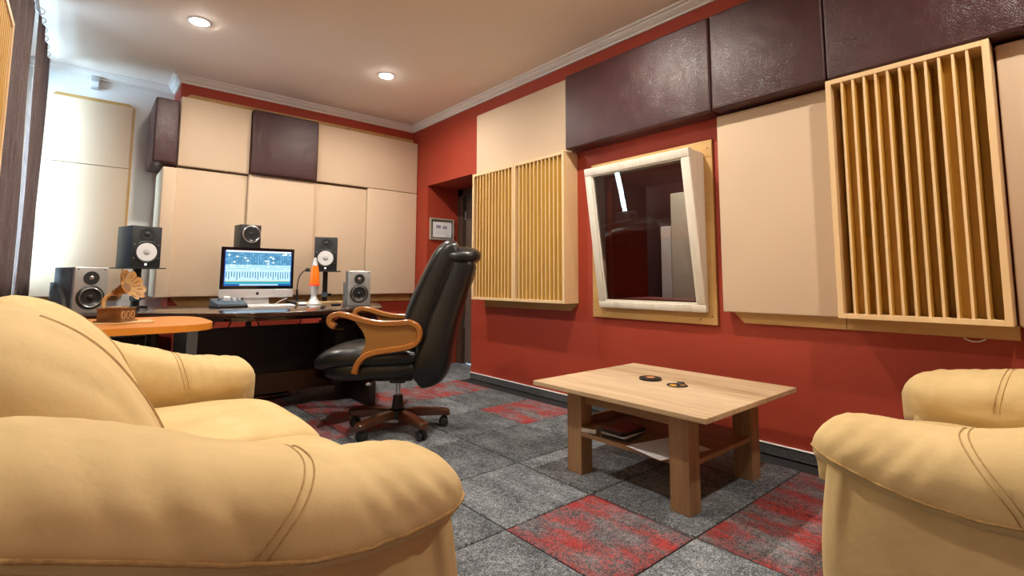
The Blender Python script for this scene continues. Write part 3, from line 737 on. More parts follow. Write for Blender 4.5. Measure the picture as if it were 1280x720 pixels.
# ------------------------------------------------------------------ sofa and armchair
def sofa_set(name, label, cat, loc, rz, half, seats, low=0.0):
    """local x = forward, y = across; half = lateral position of the arm ridges"""
    t = thing(name, label, cat, loc, rz)
    TOP = [(0.62, 0.505), (0.60, 0.555), (0.57, 0.585), (0.52, 0.602), (0.45, 0.608), (0.37, 0.617), (0.27, 0.640), (0.17, 0.675), (0.04, 0.722), (-0.08, 0.750), (-0.2, 0.755), (-0.27, 0.74)]
    SEAM = [(0.62, 0.500), (0.60, 0.512), (0.57, 0.515), (0.52, 0.512), (0.45, 0.505), (0.37, 0.505), (0.27, 0.520), (0.17, 0.550), (0.04, 0.600), (-0.08, 0.645), (-0.2, 0.66), (-0.27, 0.66)]
    def interp(tab, x):
        for (xa, za), (xb_, zb) in zip(tab, tab[1:]):
            if xb_ <= x <= xa:
                k = (x-xb_)/(xa-xb_); return zb+(za-zb)*k
        return tab[-1][1] if x < tab[-1][0] else tab[0][1]
    def wid(x):
        d = 0.622-x
        if d < 0.12: return 0.012+0.150*math.sqrt(max(0, 1-(1-d/0.12)**2))
        return 0.162+0.018*min(1, (d-0.12)/0.5)
    def arm_pt(x, a, sgn, yc, grow=0.0):
        tz, sz, w_ = interp(TOP, x), interp(SEAM, x), wid(x)
        if sgn > 0 and low:      # the softer, lower outer arm of the armchair
            q0 = min(1, max(0, (0.615-x)/0.1)); tz -= low*(0.018*q0+0.075*max(0, 0.5-x)); sz -= low*min(0.115, 0.20*max(0, 0.60-x))
        ca, sa = math.cos(a), math.sin(a)
        if sa >= 0:
            yy = w_*abs(ca)**0.86*(1 if ca > 0 else -1); zz = sz+(tz-sz)*sa**0.86
        else:
            q_ = abs(sa)
            if ca > 0:
                yy = w_*ca*(1-0.10*q_); d_ = max(0.0, (q_-0.8)/0.2); zz = sz-0.055*q_-(sz-0.055-0.395)*d_*d_
            else:
                yy = w_*ca if q_ < 0.5 else -w_*abs(ca)**0.4*0.945; zz = sz-(sz-0.395)*q_**0.8
        if sa > -0.25:
            # gathered folds towards the front and at the back, and the dip under the seam band
            fold = 0.0; amt = min(1, (sa+0.25)*1.6)*(1 if ca > -0.2 else 0.4)
            for xf, sl, wd, am in ((0.555, 0.7, 0.009, 0.008), (0.515, 0.7, 0.011, 0.010), (0.465, 0.8, 0.010, 0.008), (0.425, 0.7, 0.014, 0.010), (0.375, 0.6, 0.010, 0.006), (0.17, 0.6, 0.014, 0.006), (0.09, 0.5, 0.018, 0.008), (0.02, 0.5, 0.014, 0.006), (-0.06, 0.4, 0.02, 0.008), (-0.15, 0.4, 0.02, 0.006)):
                e = (x-xf+sl*(zz-sz-0.05)*(1 if ca > 0 else 0.3))/wd; fold -= am*math.exp(-e*e)*amt*(1-0.65*max(0, sa))
            e = (x-seam_x(a))/0.010; fold -= 0.005*math.exp(-e*e)
            fold += 0.007*noise.noise(Vector((x*8, zz*8+ca, yc*3+sgn)))+0.003*noise.noise(Vector((x*22, zz*20, yc*3+sgn)))
            k_ = 0.0 if 0.622-x < 0.02 else min(1, (0.602-x)/0.05+0.2)
            yy += fold*ca*k_; zz += fold*max(0.25, sa)*k_
        return Vector((x, yc+sgn*(yy+grow*ca), zz+grow*max(sa, 0)))
    def seam_x(a):
        sa = max(0, math.sin(a)); return 0.305-0.105*(1-sa) if math.cos(a) > 0 else 0.305+0.03*(1-sa)
    xs = [0.6215, 0.619, 0.613, 0.604, 0.592, 0.578]+[0.56-0.0125*k for k in range(58)]+[-0.172, -0.19, -0.21, -0.23, -0.25, -0.262]
    for sgn in (1, -1):
        yc = sgn*half
        b = nb(); loft(b, [[arm_pt(x, 2*PI*k/48, sgn, yc) for k in range(48)] for x in xs])
        am = obj('arm_pad', b, 'suede', t, 70)
        # double stitched seam across the pad and piping along the lower edge
        for off in (-0.008, 0.008):
            b = nb(); tube(b, [arm_pt(seam_x(PI*k/30-0.05)+off, PI*k/30-0.05, sgn, yc, 0.0008) for k in range(32)], 0.0016, 6); obj('stitch_seam', b, 'suede_seam', am, 60)
        b = nb(); tube(b, [arm_pt(x, 0.0, sgn, yc, 0.0015) for x in xs[1:-8]], 0.0035, 6); obj('piping', b, 'suede_seam', am, 60)
        # side panel under the pad, gathered under the front
        b = nb(); rings = []; nz, nx = 14, 60
        for j in range(nz+1):
            v = j/nz; ring = []
            outline = []
            x0, x1, yo = -0.26, 0.578, 0.135
            N = 96
            for k in range(N):
                a = 2*PI*k/N; e = 0.16
                cx, sy = math.cos(a), math.sin(a)
                px = (abs(cx)**e)*(1 if cx > 0 else -1); py = (abs(sy)**e)*(1 if sy > 0 else -1)
                X = (x0+x1)/2+px*(x1-x0)/2; Y = py*yo
                zt = interp(SEAM, X)-0.012-(low*min(0.115, 0.20*max(0, 0.60-X)) if sgn > 0 else 0); z = 0.035+(zt-0.035)*v
                if py > 0.8:
                    g = max(0, (v-0.35)/0.65)*max(0, min(1, (X-0.0)/0.3))
                    Y += g*0.0055*(math.sin(X*88+2.2*math.sin(X*21))+0.4*math.sin(X*180))-0.004*g
                    Y += 0.010*math.sin(PI*v)
                if px > 0.8: X += 0.012*math.sin(PI*v)-0.012*v*v
                ring.append(Vector((X, yc+sgn*Y, z)))
            rings.append(ring)
        loft(b, rings); obj('side_panel', b, 'suede', t, 60)
    inner = half-0.145; cw = 2*inner/seats
    for k in range(seats):
        yc = -inner+cw*(k+0.5)
        def sw(p, yc=yc):
            q = p.copy(); fx = p.x/0.39
            if p.z > 0: q.z += 0.012*(1-min(1, (p.y/(cw/2))**2))-0.012*max(0, fx)**2
            q.z += 0.003*noise.noise(Vector((p.x*7, p.y*7+yc*5, p.z*3)))
            if fx > 0: q.x += -0.012*(p.y/(cw/2))**8*fx
            return q
        b = nb(); superquad(b, (0.285, yc, 0.350), (0.395, cw/2+0.004, 0.098), (5, 14, 2.8), 22, sw); obj('seat_cushion', b, 'suede', t, 60)
        def bw_(p, yc=yc):
            q = p.copy(); q.x -= 0.42*p.z
            if p.x > 0: q.x += 0.020*math.cos(min(1, abs(p.y/(cw/2)))*PI/2)-0.05*max(0, p.z/0.27)**2
            q.z += -0.035*(p.y/(cw/2))**2*(1 if p.z > 0 else 0)
            q.x += 0.008*noise.noise(Vector((p.y*6+yc, p.z*6, 2.0)))
            if p.x > 0:
                e = (p.z+0.055+0.01*math.sin(p.y*5))/0.012; q.x -= 0.008*math.exp(-e*e)
                for yy, am in ((-0.22, .006), (-0.1, .004), (0.05, .005), (0.2, .006)):
                    e = (p.y-yy+0.3*p.z)/0.022; q.x -= am*math.exp(-e*e)
            return q
        b = nb(); superquad(b, (-0.040, yc, 0.625), (0.155, cw/2+0.02, 0.270), (2.4, 4.5, 2.9), 24, bw_); bc = obj('back_cushion', b, 'suede', t, 60)
        # stitched double seam down each back cushion near the middle of the sofa
        ys_ = yc+0.06*(-1 if yc <= 0 else 1); bvm = bmesh.new(); bvm.from_mesh(bc.data); tree = BVHTree.FromBMesh(bvm)
        for off in (-0.010, 0.010):
            pts = []
            for q_ in range(24):
                z = 0.50+0.37*q_/23; hit = tree.ray_cast(Vector((0.6, ys_+off, z)), Vector((-1, 0, 0)))
                if hit[0]: pts.append(hit[0]+Vector((0.0008, 0, 0)))
            b = nb(); tube(b, pts, 0.0018, 6, up=(0, 1, 0)); obj('stitch_seam', b, 'suede_seam', bc, 60)
        bvm.free()
    # frame: front rail and back
    b = nb(); box(b, (-0.20, -inner-0.02, 0.04), (0.615, inner+0.02, 0.29), 0.03, 4); obj('front_base', b, 'suede', t, 50)
    b = nb()
    def bk(p):
        q = p.copy(); q.x -= 0.10*p.z; return q
    superquad(b, (-0.225, 0, 0.40), (0.085, half+0.10, 0.365), (6, 14, 5), 16, bk); obj('back_frame', b, 'suede', t, 50)
    for (x, y) in ((0.5, half), (0.5, -half), (-0.18, half), (-0.18, -half)):
        b = nb(); lathe(b, [(0.022, 0), (0.026, 0.04), (0, 0.04)], 16, trm(x, y, 0)); obj('foot', b, 'black_plastic', t, 40)
    return t
sofa_set('sofa', 'tan suede two seat sofa along the left wall with fat padded arms', 'sofa', (0.02, 1.79, 0), 0, 0.815, 2)
sofa_set('armchair', 'tan suede armchair at the right edge facing the coffee table', 'armchair', (2.075, -0.075, 0), PI/2, 0.475, 1, 1.0)

# ------------------------------------------------------------------ coffee table
ct = thing('coffee_table', 'square oak coffee table with dark legs and a lower shelf', 'table', (2.23, 1.463, 0))
b = nb(); box(b, (-0.43, -0.473, 0.410), (0.43, 0.470, 0.432), 0.002, 1); obj('table_top', b, 'oak_top', ct)
b = nb(); box(b, (-0.042, -0.046, 0), (0.042, 0.046, 0.409), 0.003, 1); lg = obj('leg', b, 'oak_leg', ct); first = True
LX, LYY = 0.279, 0.289
for sx in (-1, 1):
    for sy in (-1, 1):
        p = (sx*LX, sy*LYY, 0)
        if first: lg.location = p; first = False
        else: share(lg, 'leg', p, ct)
for sx in (-1, 1):
    b = nb(); box(b, (sx*LX-0.011, -LYY+0.046, 0.335), (sx*LX+0.011, LYY-0.046, 0.409), 0.001, 1); obj('apron', b, 'oak_shelf', ct)
for sy in (-1, 1):
    b = nb(); box(b, (-LX+0.042, sy*LYY-0.011, 0.335), (LX-0.042, sy*LYY+0.011, 0.409), 0.001, 1); obj('apron', b, 'oak_shelf', ct)
b = nb(); poly(b, [(-LX-0.038, -LYY+0.0465), (-LX+0.0425, -LYY+0.0465), (-LX+0.0425, -LYY-0.04), (LX-0.0425, -LYY-0.04), (LX-0.0425, -LYY+0.0465), (LX+0.038, -LYY+0.0465), (LX+0.038, LYY-0.0465), (LX-0.0425, LYY-0.0465), (LX-0.0425, LYY+0.04), (-LX+0.0425, LYY+0.04), (-LX+0.0425, LYY-0.0465), (-LX-0.038, LYY-0.0465)], 'z', 0.185, 0.205); obj('shelf', b, 'oak_shelf', ct)
b = nb(); box(b, (-LX+0.043, LYY+0.018, 0.205), (LX-0.043, LYY+0.038, 0.245), 0.001, 1); obj('shelf_rim', b, 'oak_leg', ct)
ZT, ZS = 0.432, 0.205
t = thing('coaster', 'black round coaster with an orange label, farther one on the coffee table', 'coaster', (2.283, 1.557, ZT))
b = nb(); lathe(b, [(0, 0), (0.056, 0), (0.057, 0.004), (0.056, 0.011), (0.050, 0.012), (0, 0.012)], 36); obj('disc', b, 'black_plastic', t, 40)
b = nb(); lathe(b, [(0, 0.012), (0.022, 0.012), (0.022, 0.0128), (0, 0.0128)], 24); obj('label_spot', b, 'coaster_orange', t)
t = thing('coaster', 'thin yellow and black patterned coaster, nearer one on the coffee table', 'coaster', (2.255, 1.385, ZT))
b = nb(); lathe(b, [(0, 0), (0.050, 0), (0.050, 0.003), (0, 0.003)], 32); obj('disc', b, 'book_black', t, 40)
b = nb(); lathe(b, [(0, 0.003), (0.018, 0.003), (0.018, 0.004), (0, 0.004)], 20, trm(-0.022, 0.008, 0)); obj('yellow_spot', b, 'coaster_yellow', t)
b = nb(); lathe(b, [(0, 0.003), (0.011, 0.003), (0.011, 0.004), (0, 0.004)], 20, trm(0.018, -0.018, 0)); obj('yellow_spot', b, 'coaster_yellow', t)
b = nb(); lathe(b, [(0, 0.003), (0.014, 0.003), (0.020, 0.006), (0.016, 0.012), (0, 0.012)], 20, trm(0.034, 0.0, 0)); obj('black_cap', b, 'black_plastic', t, 40)
zz = ZS
for k, (sx, sy, h_, rz, m, lb) in enumerate(((0.20, 0.145, 0.012, 0.25, 'book_black', 'black booklet at the bottom of the stack on the table shelf'), (0.185, 0.135, 0.006, 0.05, 'paper', 'pale booklet in the middle of the stack on the table shelf'), (0.175, 0.13, 0.014, -0.1, 'book_black', 'thick black booklet under the red one on the table shelf'), (0.165, 0.125, 0.007, 0.1, 'book_red', 'dark red booklet on top of the stack on the table shelf'))):
    t = thing('booklet', lb, 'book', (2.035, 1.545, zz), rz, 'booklets on the table shelf')
    b = nb(); box(b, (-sx/2, -sy/2, 0), (sx/2, sy/2, 0.0015)); obj('cover', b, m, t)
    b = nb(); box(b, (-sx/2, -sy/2, h_-0.0015), (sx/2, sy/2, h_)); obj('cover', b, m, t)
    b = nb(); box(b, (-sx/2+0.003, -sy/2+0.003, 0.0015), (sx/2-0.002, sy/2-0.003, h_-0.0015)); obj('pages', b, 'paper' if m == 'paper' else 'book_black', t)
    zz += h_
t = thing('card_box', 'small white box beside the booklets on the table shelf', 'box', (1.955, 1.685, ZS), 0.3)
b = nb(); box(b, (-0.035, -0.045, 0), (0.035, 0.045, 0.020), 0.002, 1); obj('carton', b, 'paper', t)
b = nb(); box(b, (-0.036, -0.046, 0.020), (0.036, 0.046, 0.024), 0.001, 1); obj('lid', b, 'oak_leg', t)
b = nb(); box(b, (-0.105, -0.1485, 0), (0.105, 0.1485, 0.0015), 0, 1, trm(2.03, 1.30, ZS) @ rotm('Z', 1.35)); tag(obj('paper_sheet', b, 'paper'), 'white paper sheet on the table shelf behind the front leg', 'paper')

# ------------------------------------------------------------------ office chair
ch = thing('office_chair', 'black leather executive chair with honey wooden armrests at the desk', 'chair', (1.587, 2.968, 0), math.radians(143))
def toloc(deg): return math.radians(deg)-math.radians(143)
b = nb(); lathe(b, [(0, 0.065), (0.030, 0.065), (0.055, 0.075), (0.060, 0.125), (0.038, 0.135), (0.034, 0.165), (0.030, 0.215), (0.012, 0.216)], 28); obj('hub_cover', b, 'black_plastic', ch, 40)
b = nb(); tube(b, [(0, 0, 0.21), (0, 0, 0.335)], 0.014, 16); obj('gas_column', b, 'chrome', ch, 40)
arm_proto = None; cast_proto = None
for dg in (198, 270, 336, 55, 127):
    a = toloc(dg)
    if arm_proto is None:
        b = nb()
        sec = []
        for x, hw, z0, z1 in ((0.045, 0.026, 0.076, 0.126), (0.14, 0.029, 0.080, 0.128), (0.26, 0.030, 0.076, 0.116), (0.322, 0.030, 0.070, 0.108), (0.330, 0.026, 0.074, 0.104)):
            sec.append([(x, -hw, z0+0.004), (x, -hw+0.004, z0), (x, hw-0.004, z0), (x, hw, z0+0.004), (x, hw, z1-0.006), (x, hw-0.006, z1), (x, -hw+0.006, z1), (x, -hw, z1-0.006)])
        loft(b, sec); arm_proto = obj('base_arm', b, 'chair_base_wood', ch, 40); arm_proto.rotation_euler = (0, 0, a)
        b = nb()
        for s in (-1, 1):
            lathe(b, [(0, -0.012), (0.018, -0.012), (0.0265, -0.006), (0.0285, 0.002), (0.026, 0.010), (0.012, 0.014), (0, 0.014)], 20, trm(0.295, s*0.016, 0.0285) @ rotm('X', PI/2 if s < 0 else -PI/2))
        lathe(b, [(0, 0.062), (0.012, 0.062), (0.012, 0.082), (0, 0.082)], 12, trm(0.295, 0, 0))
        superquad(b, (0.295, 0, 0.047), (0.026, 0.010, 0.018), (2.5, 2.5, 2.5), 5)
        cast_proto = obj('caster', b, 'rubber', ch, 40); cast_proto.rotation_euler = (0, 0, a)
    else:
        share(arm_proto, 'base_arm', (0, 0, 0), ch, (0, 0, a)); share(cast_proto, 'caster', (0, 0, 0), ch, (0, 0, a))
b = nb(); box(b, (-0.10, -0.10, 0.318), (0.16, 0.10, 0.350), 0.008, 2); box(b, (-0.05, -0.05, 0.295), (0.05, 0.05, 0.325), 0.008, 2); mech = obj('tilt_mechanism', b, 'black_plastic', ch, 40)
b = nb(); tube(b, [(0.10, 0.08, 0.335), (0.13, 0.22, 0.335), (0.13, 0.26, 0.338)], 0.006, 8); obj('lever', b, 'dark_metal', mech, 40)
b = nb(); superquad(b, (0.13, 0.272, 0.338), (0.018, 0.014, 0.012), (2.2, 2.2, 2.2), 5); obj('lever_knob', b, 'chrome', mech, 60)
# seat
def seatw(p):
    q = p.copy(); fx = p.x/0.36
    q.z += -0.055*max(0, fx)**3+0.006*noise.noise(Vector((p.x*8, p.y*8, 1)))
    for yy in (-0.12, 0.12):
        e = (p.y-yy)/0.012
        if p.z > 0: q.z -= 0.010*math.exp(-e*e)
    for xx in (-0.05, 0.12):
        e = (p.x-xx)/0.012
        if p.z > 0: q.z -= 0.008*math.exp(-e*e)
    return q
b = nb(); superquad(b, (0.145, 0, 0.482), (0.345, 0.272, 0.075), (4, 4.5, 2.3), 20, seatw); obj('seat', b, 'black_leather', ch, 60)
def shellw(p):
    q = p.copy(); q.z += 0.05*max(0, -p.x/0.32)**2*(1 if p.z < 0 else 0); return q
b = nb(); superquad(b, (0.105, 0, 0.402), (0.325, 0.262, 0.066), (4, 5, 3.2), 14, shellw); obj('seat_shell', b, 'black_leather', ch, 60)
# back: shell lofted up a curved spine
def ring(xc, z, tx, hw, tilt, e=0.42, n=40):
    out = []
    for k in range(n):
        a = 2*PI*k/n; c, s = math.cos(a), math.sin(a)
        px = tx*(abs(c)**e)*(1 if c > 0 else -1); py = hw*(abs(s)**e)*(1 if s > 0 else -1)
        out.append(Vector((xc+px*math.cos(tilt)-0.03*(abs(py)/hw)**2*0-0.0, py, z+px*math.sin(tilt))))
    return out
def back_loft(tab, e=0.42, per=6):
    pts = spline([Vector((a[0], a[1], 0)) for a in tab], per); th = spline([Vector((a[2], a[3], a[4])) for a in tab], per)
    return [ring(p.x, p.y, q.x, q.y, q.z, e) for p, q in zip(pts, th)]
SH = [(-0.130, 0.345, 0.080, 0.22, 0.9), (-0.190, 0.378, 0.110, 0.255, 0.5), (-0.225, 0.45, 0.120, 0.27, 0.3), (-0.255, 0.58, 0.112, 0.27, 0.25), (-0.295, 0.72, 0.100, 0.268, 0.25), (-0.345, 0.86, 0.092, 0.265, 0.28), (-0.390, 0.98, 0.088, 0.26, 0.3), (-0.415, 1.055, 0.080, 0.25, 0.3), (-0.424, 1.085, 0.055, 0.235, 0.3)]
b = nb(); loft(b, back_loft(SH)); shell = obj('back_shell', b, 'black_leather', ch, 60)
b = nb(); lathe(b, [(0, 0), (0.013, 0), (0.015, 0.004), (0.010, 0.010), (0, 0.012)], 20, trm(-0.478, -0.02, 0.985) @ rotm('Y', -PI/2)); obj('brass_stud', b, 'brass', shell, 40)
b = nb(); tube(b, [(-0.487, y, 1.018) for y in (-0.24, -0.12, 0, 0.12, 0.24)], 0.003, 6); obj('seam', b, 'black_leather', shell, 60)
CU = [(-0.150, 0.545, 0.050, 0.225, 0.2), (-0.140, 0.585, 0.090, 0.245, 0.2), (-0.150, 0.68, 0.108, 0.25, 0.2), (-0.185, 0.80, 0.108, 0.255, 0.25), (-0.235, 0.93, 0.100, 0.258, 0.3), (-0.282, 1.03, 0.098, 0.262, 0.35), (-0.318, 1.09, 0.098, 0.262, 0.55), (-0.355, 1.125, 0.088, 0.258, 0.9), (-0.382, 1.138, 0.060, 0.245, 1.2)]
b = nb(); loft(b, back_loft(CU, 0.55)); obj('back_cushion', b, 'black_leather', ch, 60)
def hr(p):
    q = p.copy(); q.z += -0.020*(p.y/0.27)**2; q.z += 0.004*noise.noise(Vector((p.x*12, p.y*9, 0))); return q
b = nb(); superquad(b, (-0.392, 0, 1.106), (0.130, 0.272, 0.054), (2.3, 6, 2.2), 18, hr); obj('head_roll', b, 'black_leather', ch, 60)
# armrests
def rsec(a, c, e): return [(a-e, -c), (a, -c+e), (a, c-e), (a-e, c), (-a+e, c), (-a, c-e), (-a, -c+e), (-a+e, -c)]
A1 = [(0.325, 0.672), (0.352, 0.690), (0.352, 0.722), (0.315, 0.742), (0.255, 0.735), (0.17, 0.708), (0.07, 0.690), (-0.03, 0.690), (-0.10, 0.695), (-0.150, 0.672), (-0.165, 0.625), (-0.145, 0.578), (-0.09, 0.552), (0.0, 0.538), (0.09, 0.524), (0.150, 0.500), (0.190, 0.455), (0.205, 0.405)]
for sy in (1, -1):
    yc = sy*0.300
    b = nb(); pts = spline([(x, yc, z) for x, z in A1], 7); n = len(pts)
    rad = [1.0]*n
    tube(b, pts, rad, up=(0, 1, 0), sect=rsec(0.017, 0.027, 0.006)); ar = obj('armrest_frame', b, 'chair_wood', ch, 45)
    b = nb(); poly(b, [(-0.15, 0.66), (-0.155, 0.61), (-0.135, 0.575), (-0.06, 0.556), (0.02, 0.545), (0.10, 0.530), (0.150, 0.505), (0.175, 0.478), (0.170, 0.52), (0.150, 0.56), (0.146, 0.60), (0.165, 0.645), (0.215, 0.705), (0.215, 0.722), (0.15, 0.705), (0.07, 0.690), (-0.03, 0.690), (-0.10, 0.690)], 'y', yc-0.007, yc+0.007); obj('armrest_panel', b, 'chair_panel_wood', ar, None)

# ------------------------------------------------------------------ desk
ZD = 0.735
dk = thing('desk', 'long dark glossy studio desk with a curved front edge', 'desk', (1.0, 4.3, 0))
OX, OY = 1.0, 4.3
front = spline([(-0.30, 3.86, 0), (0.0, 3.88, 0), (0.25, 3.87, 0), (0.40, 3.80, 0), (0.55, 3.66, 0), (0.70, 3.54, 0), (0.86, 3.485, 0), (1.05, 3.475, 0), (1.263, 3.495, 0), (1.50, 3.52, 0), (1.66, 3.545, 0), (1.77, 3.61, 0), (1.83, 3.72, 0), (1.92, 3.92, 0)], 4)
out = [(p.x-OX, p.y-OY) for p in front]+[(2.06-OX, 4.25-OY), (2.08-OX, 4.80-OY), (-0.30-OX, 4.80-OY)]
b = nb(); poly(b, out, 'z', ZD-0.032, ZD, 0.006, 3); obj('desk_top', b, 'desk_wood', dk, 35)
ins = [(p.x-OX, p.y-OY+0.05) for p in front if 0.5 < p.x < 1.7]
b = nb(); tp = [Vector((x, y, 0.6915)) for x, y in ins]
tube(b, tp, 1.0, up=(0, 0, 1), sect=[(-0.010, -0.011), (0.010, -0.011), (0.010, 0.011), (-0.010, 0.011)]); obj('front_rail', b, 'desk_wood', dk)
b = nb(); box(b, (1.700-OX, 3.64-OY, 0), (1.758-OX, 4.30-OY, ZD-0.033), 0.003, 1); obj('side_panel', b, 'desk_panel', dk)
b = nb(); box(b, (0.525-OX, 3.72-OY, 0), (0.585-OX, 4.30-OY, ZD-0.033), 0.003, 1); obj('side_panel', b, 'grey_metal', dk)
b = nb(); box(b, (0.586-OX, 4.20-OY, 0.232), (1.699-OX, 4.222-OY, 0.592), 0.002, 1); obj('modesty_panel', b, 'desk_panel', dk)
b = nb(); box(b, (0.586-OX, 4.19-OY, 0.078), (1.699-OX, 4.222-OY, 0.230), 0.002, 1); obj('lower_strip', b, 'brown_strip', dk)  # browner strip along the bottom of the modesty panel
for x in (0.985, 1.555):
    b = nb(); box(b, (x-0.018-OX, 4.195-OY, 0.5925), (x+0.018-OX, 4.225-OY, ZD-0.033)); obj('support_post', b, 'desk_panel', dk)
b = nb(); box(b, (-0.26-OX, 4.0-OY, 0), (-0.20-OX, 4.72-OY, ZD-0.033), 0.003, 1); obj('side_panel', b, 'desk_panel', dk)
# drawers hung on the right side panel
b = nb(); box(b, (1.505-OX, 3.86-OY, 0.16), (1.699-OX, 4.188-OY, 0.615), 0.002, 1); dr = obj('drawer_case', b, 'desk_panel', dk)
for (z0, z1) in ((0.17, 0.385), (0.392, 0.605)):
    b = nb(); box(b, (1.51-OX, 3.846-OY, z0), (1.697-OX, 3.862-OY, z1), 0.002, 1); df = obj('drawer_front', b, 'desk_panel', dk)
    zc = {0.17: 0.225, 0.392: 0.568}[z0]; b = nb(); tube(b, [(1.515-OX, 3.844-OY, zc), (1.520-OX, 3.822-OY, zc), (1.566-OX, 3.822-OY, zc), (1.571-OX, 3.844-OY, zc)], 0.005, 8); obj('drawer_handle', b, 'brass', df, 40)
b = nb(); tube(b, spline([(1.585, 4.18, 0.690), (1.580, 4.17, 0.66), (1.575, 4.18, 0.62)], 5), 0.007, 8); tag(obj('brass_plug', b, 'brass', None, 40), 'small brass cable plug hanging under the desk top', 'plug')
CN = ['black cable nearest the rounded end of the orange table, under the desk top', 'second black cable from the orange table in the gap under the desk', 'third black cable from the orange table in the gap under the desk', 'black cable just left of the first desk post in the red gap', 'black cable just right of the first desk post in the red gap', 'black cable left of the second desk post, near the chair arm']
for k, (x, dx) in enumerate(((0.70, 0.03), (0.735, -0.02), (0.76, 0.015), (0.87, 0.02), (1.06, -0.02), (1.38, 0.01))):
    b = nb(); tube(b, spline([(x, 4.25, 0.702), (x+dx, 4.245, 0.66), (x-dx*0.5, 4.25, 0.58), (x, 4.26, 0.40), (x+dx, 4.28, 0.02)], 5), 0.005, 6)
    tag(obj('cable', b, 'rubber', None, 60), CN[k], 'cable', 'cables under the desk')
b = nb(); tube(b, spline([(0.95, 4.45, 0.012), (1.12, 4.33, 0.012), (1.33, 4.36, 0.012), (1.38, 4.5, 0.012), (1.2, 4.55, 0.012), (1.05, 4.44, 0.035), (1.25, 4.36, 0.035), (1.36, 4.46, 0.035), (1.15, 4.6, 0.02)], 8), 0.011, 8); tag(obj('cable_coil', b, 'rubber', None, 60), 'black coiled cable on the carpet behind the desk panel', 'cable')
t = thing('rack_unit', 'black equipment rack under the left end of the desk', 'rack', (0.16, 4.45, 0))
b = nb(); box(b, (-0.24, -0.2, 0.02), (0.24, 0.2, 0.56), 0.006, 2); obj('case', b, 'black_plastic', t, 40)
for k in range(5):
    b = nb(); box(b, (-0.225, -0.208, 0.05+0.1*k), (0.225, -0.2, 0.14+0.1*k), 0.002, 1); fp = obj('faceplate', b, 'dark_metal', t)
    b = nb(); lathe(b, [(0.014, 0), (0.012, 0.014), (0, 0.014)], 14, trm(0.16, -0.208, 0.095+0.1*k) @ rotm('X', PI/2)); obj('knob', b, 'steel', fp, 40)
for (x, y) in ((-0.2, -0.16), (0.2, -0.16), (-0.2, 0.16), (0.2, 0.16)):
    b = nb(); lathe(b, [(0.018, 0), (0.018, 0.02), (0, 0.02)], 12, trm(x, y, 0)); obj('foot', b, 'rubber', t)
t = thing('storage_box', 'red cardboard box behind the black rack under the desk', 'box', (0.44, 5.0, 0), 0.1)
b = nb(); box(b, (-0.14, -0.12, 0), (0.14, 0.12, 0.55), 0.004, 1); obj('carton', b, 'red_box', t)
b = nb(); box(b, (-0.143, -0.123, 0.55), (0.143, 0.123, 0.59), 0.004, 1); obj('lid', b, 'red_box', t)

# orange side table
ZO = 0.73
ot = thing('side_table', 'orange laminate table with a rounded end behind the sofa', 'table', (0.20, 3.15, 0))
pts = [(-0.55, 2.79)]+[(p.x, p.y) for p in spline([(0.16, 2.79, 0), (0.34, 2.793, 0), (0.44, 2.82, 0), (0.505, 2.89, 0), (0.53, 2.99, 0), (0.535, 3.15, 0), (0.53, 3.34, 0), (0.49, 3.47, 0), (0.40, 3.54, 0), (0.20, 3.55, 0)], 5)]+[(-0.36, 3.55), (-0.36, 2.79)]
pts = pts[1:]
loc = [(x-0.20, y-3.15) for x, y in pts]
b = nb(); poly(b, loc, 'z', ZO-0.031, ZO-0.001, 0.0, 1); obj('edge_band', b, 'orange_edge', ot, 30)
b = nb(); poly(b, [(x*0.995, y*0.995) for x, y in loc], 'z', ZO-0.001, ZO); obj('table_top', b, 'orange_laminate', ot)
b = nb(); tube(b, [(0.095, 0.0, 0.02), (0.095, 0.0, ZO-0.031)], 0.028, 20); obj('leg', b, 'dark_metal', ot, 40)
b = nb(); lathe(b, [(0, 0), (0.17, 0), (0.17, 0.012), (0.05, 0.025), (0, 0.025)], 32, trm(0.095, 0, 0)); obj('foot_plate', b, 'dark_metal', ot, 40)
b = nb(); tube(b, [(-0.45, 0.0, 0.0), (-0.45, 0.0, ZO-0.031)], 0.028, 20); obj('leg', b, 'dark_metal', ot, 40)

# gramophone ornament
t = thing('board', 'thin plywood board under the toy gramophone on the orange table', 'board', (0.175, 3.14, ZO))
b = nb(); box(b, (-0.115, -0.085, 0), (0.115, 0.085, 0.007), 0.001, 1); obj('plank', b, 'ply', t)
g = thing('toy_gramophone', 'small wooden toy gramophone with a petal horn on the orange table', 'ornament', (0.145, 3.15, ZO+0.007), 0.95)
b = nb(); box(b, (-0.062, -0.062, 0), (0.062, 0.062, 0.008), 0.001, 1); box(b, (-0.054, -0.054, 0.008), (0.054, 0.054, 0.062), 0.001, 1); box(b, (-0.058, -0.058, 0.062), (0.058, 0.058, 0.068), 0.001, 1); cs = obj('case', b, 'walnut', g)
for x0 in (-0.034, 0.0, 0.034):
    b = nb(); tube(b, [(x0+0.012*math.cos(2*PI*i/16), -0.0545, 0.034+0.018*math.sin(2*PI*i/16)) for i in range(16)], 0.0022, 5, up=(0, 1, 0), closed=True); obj('carved_ring', b, 'ply', cs, 50)
b = nb(); lathe(b, [(0, 0.068), (0.046, 0.068), (0.046, 0.072), (0, 0.072)], 28); obj('turntable', b, 'ply', g, 40)
b = nb(); tube(b, spline([(-0.020, 0.048, 0.068), (-0.020, 0.050, 0.095), (-0.017, 0.044, 0.118), (-0.010, 0.028, 0.134), (-0.003, 0.006, 0.144)], 6), [0.008]*20+[0.009]*5, 10); obj('tone_arm', b, 'horn_wood', g, 50)
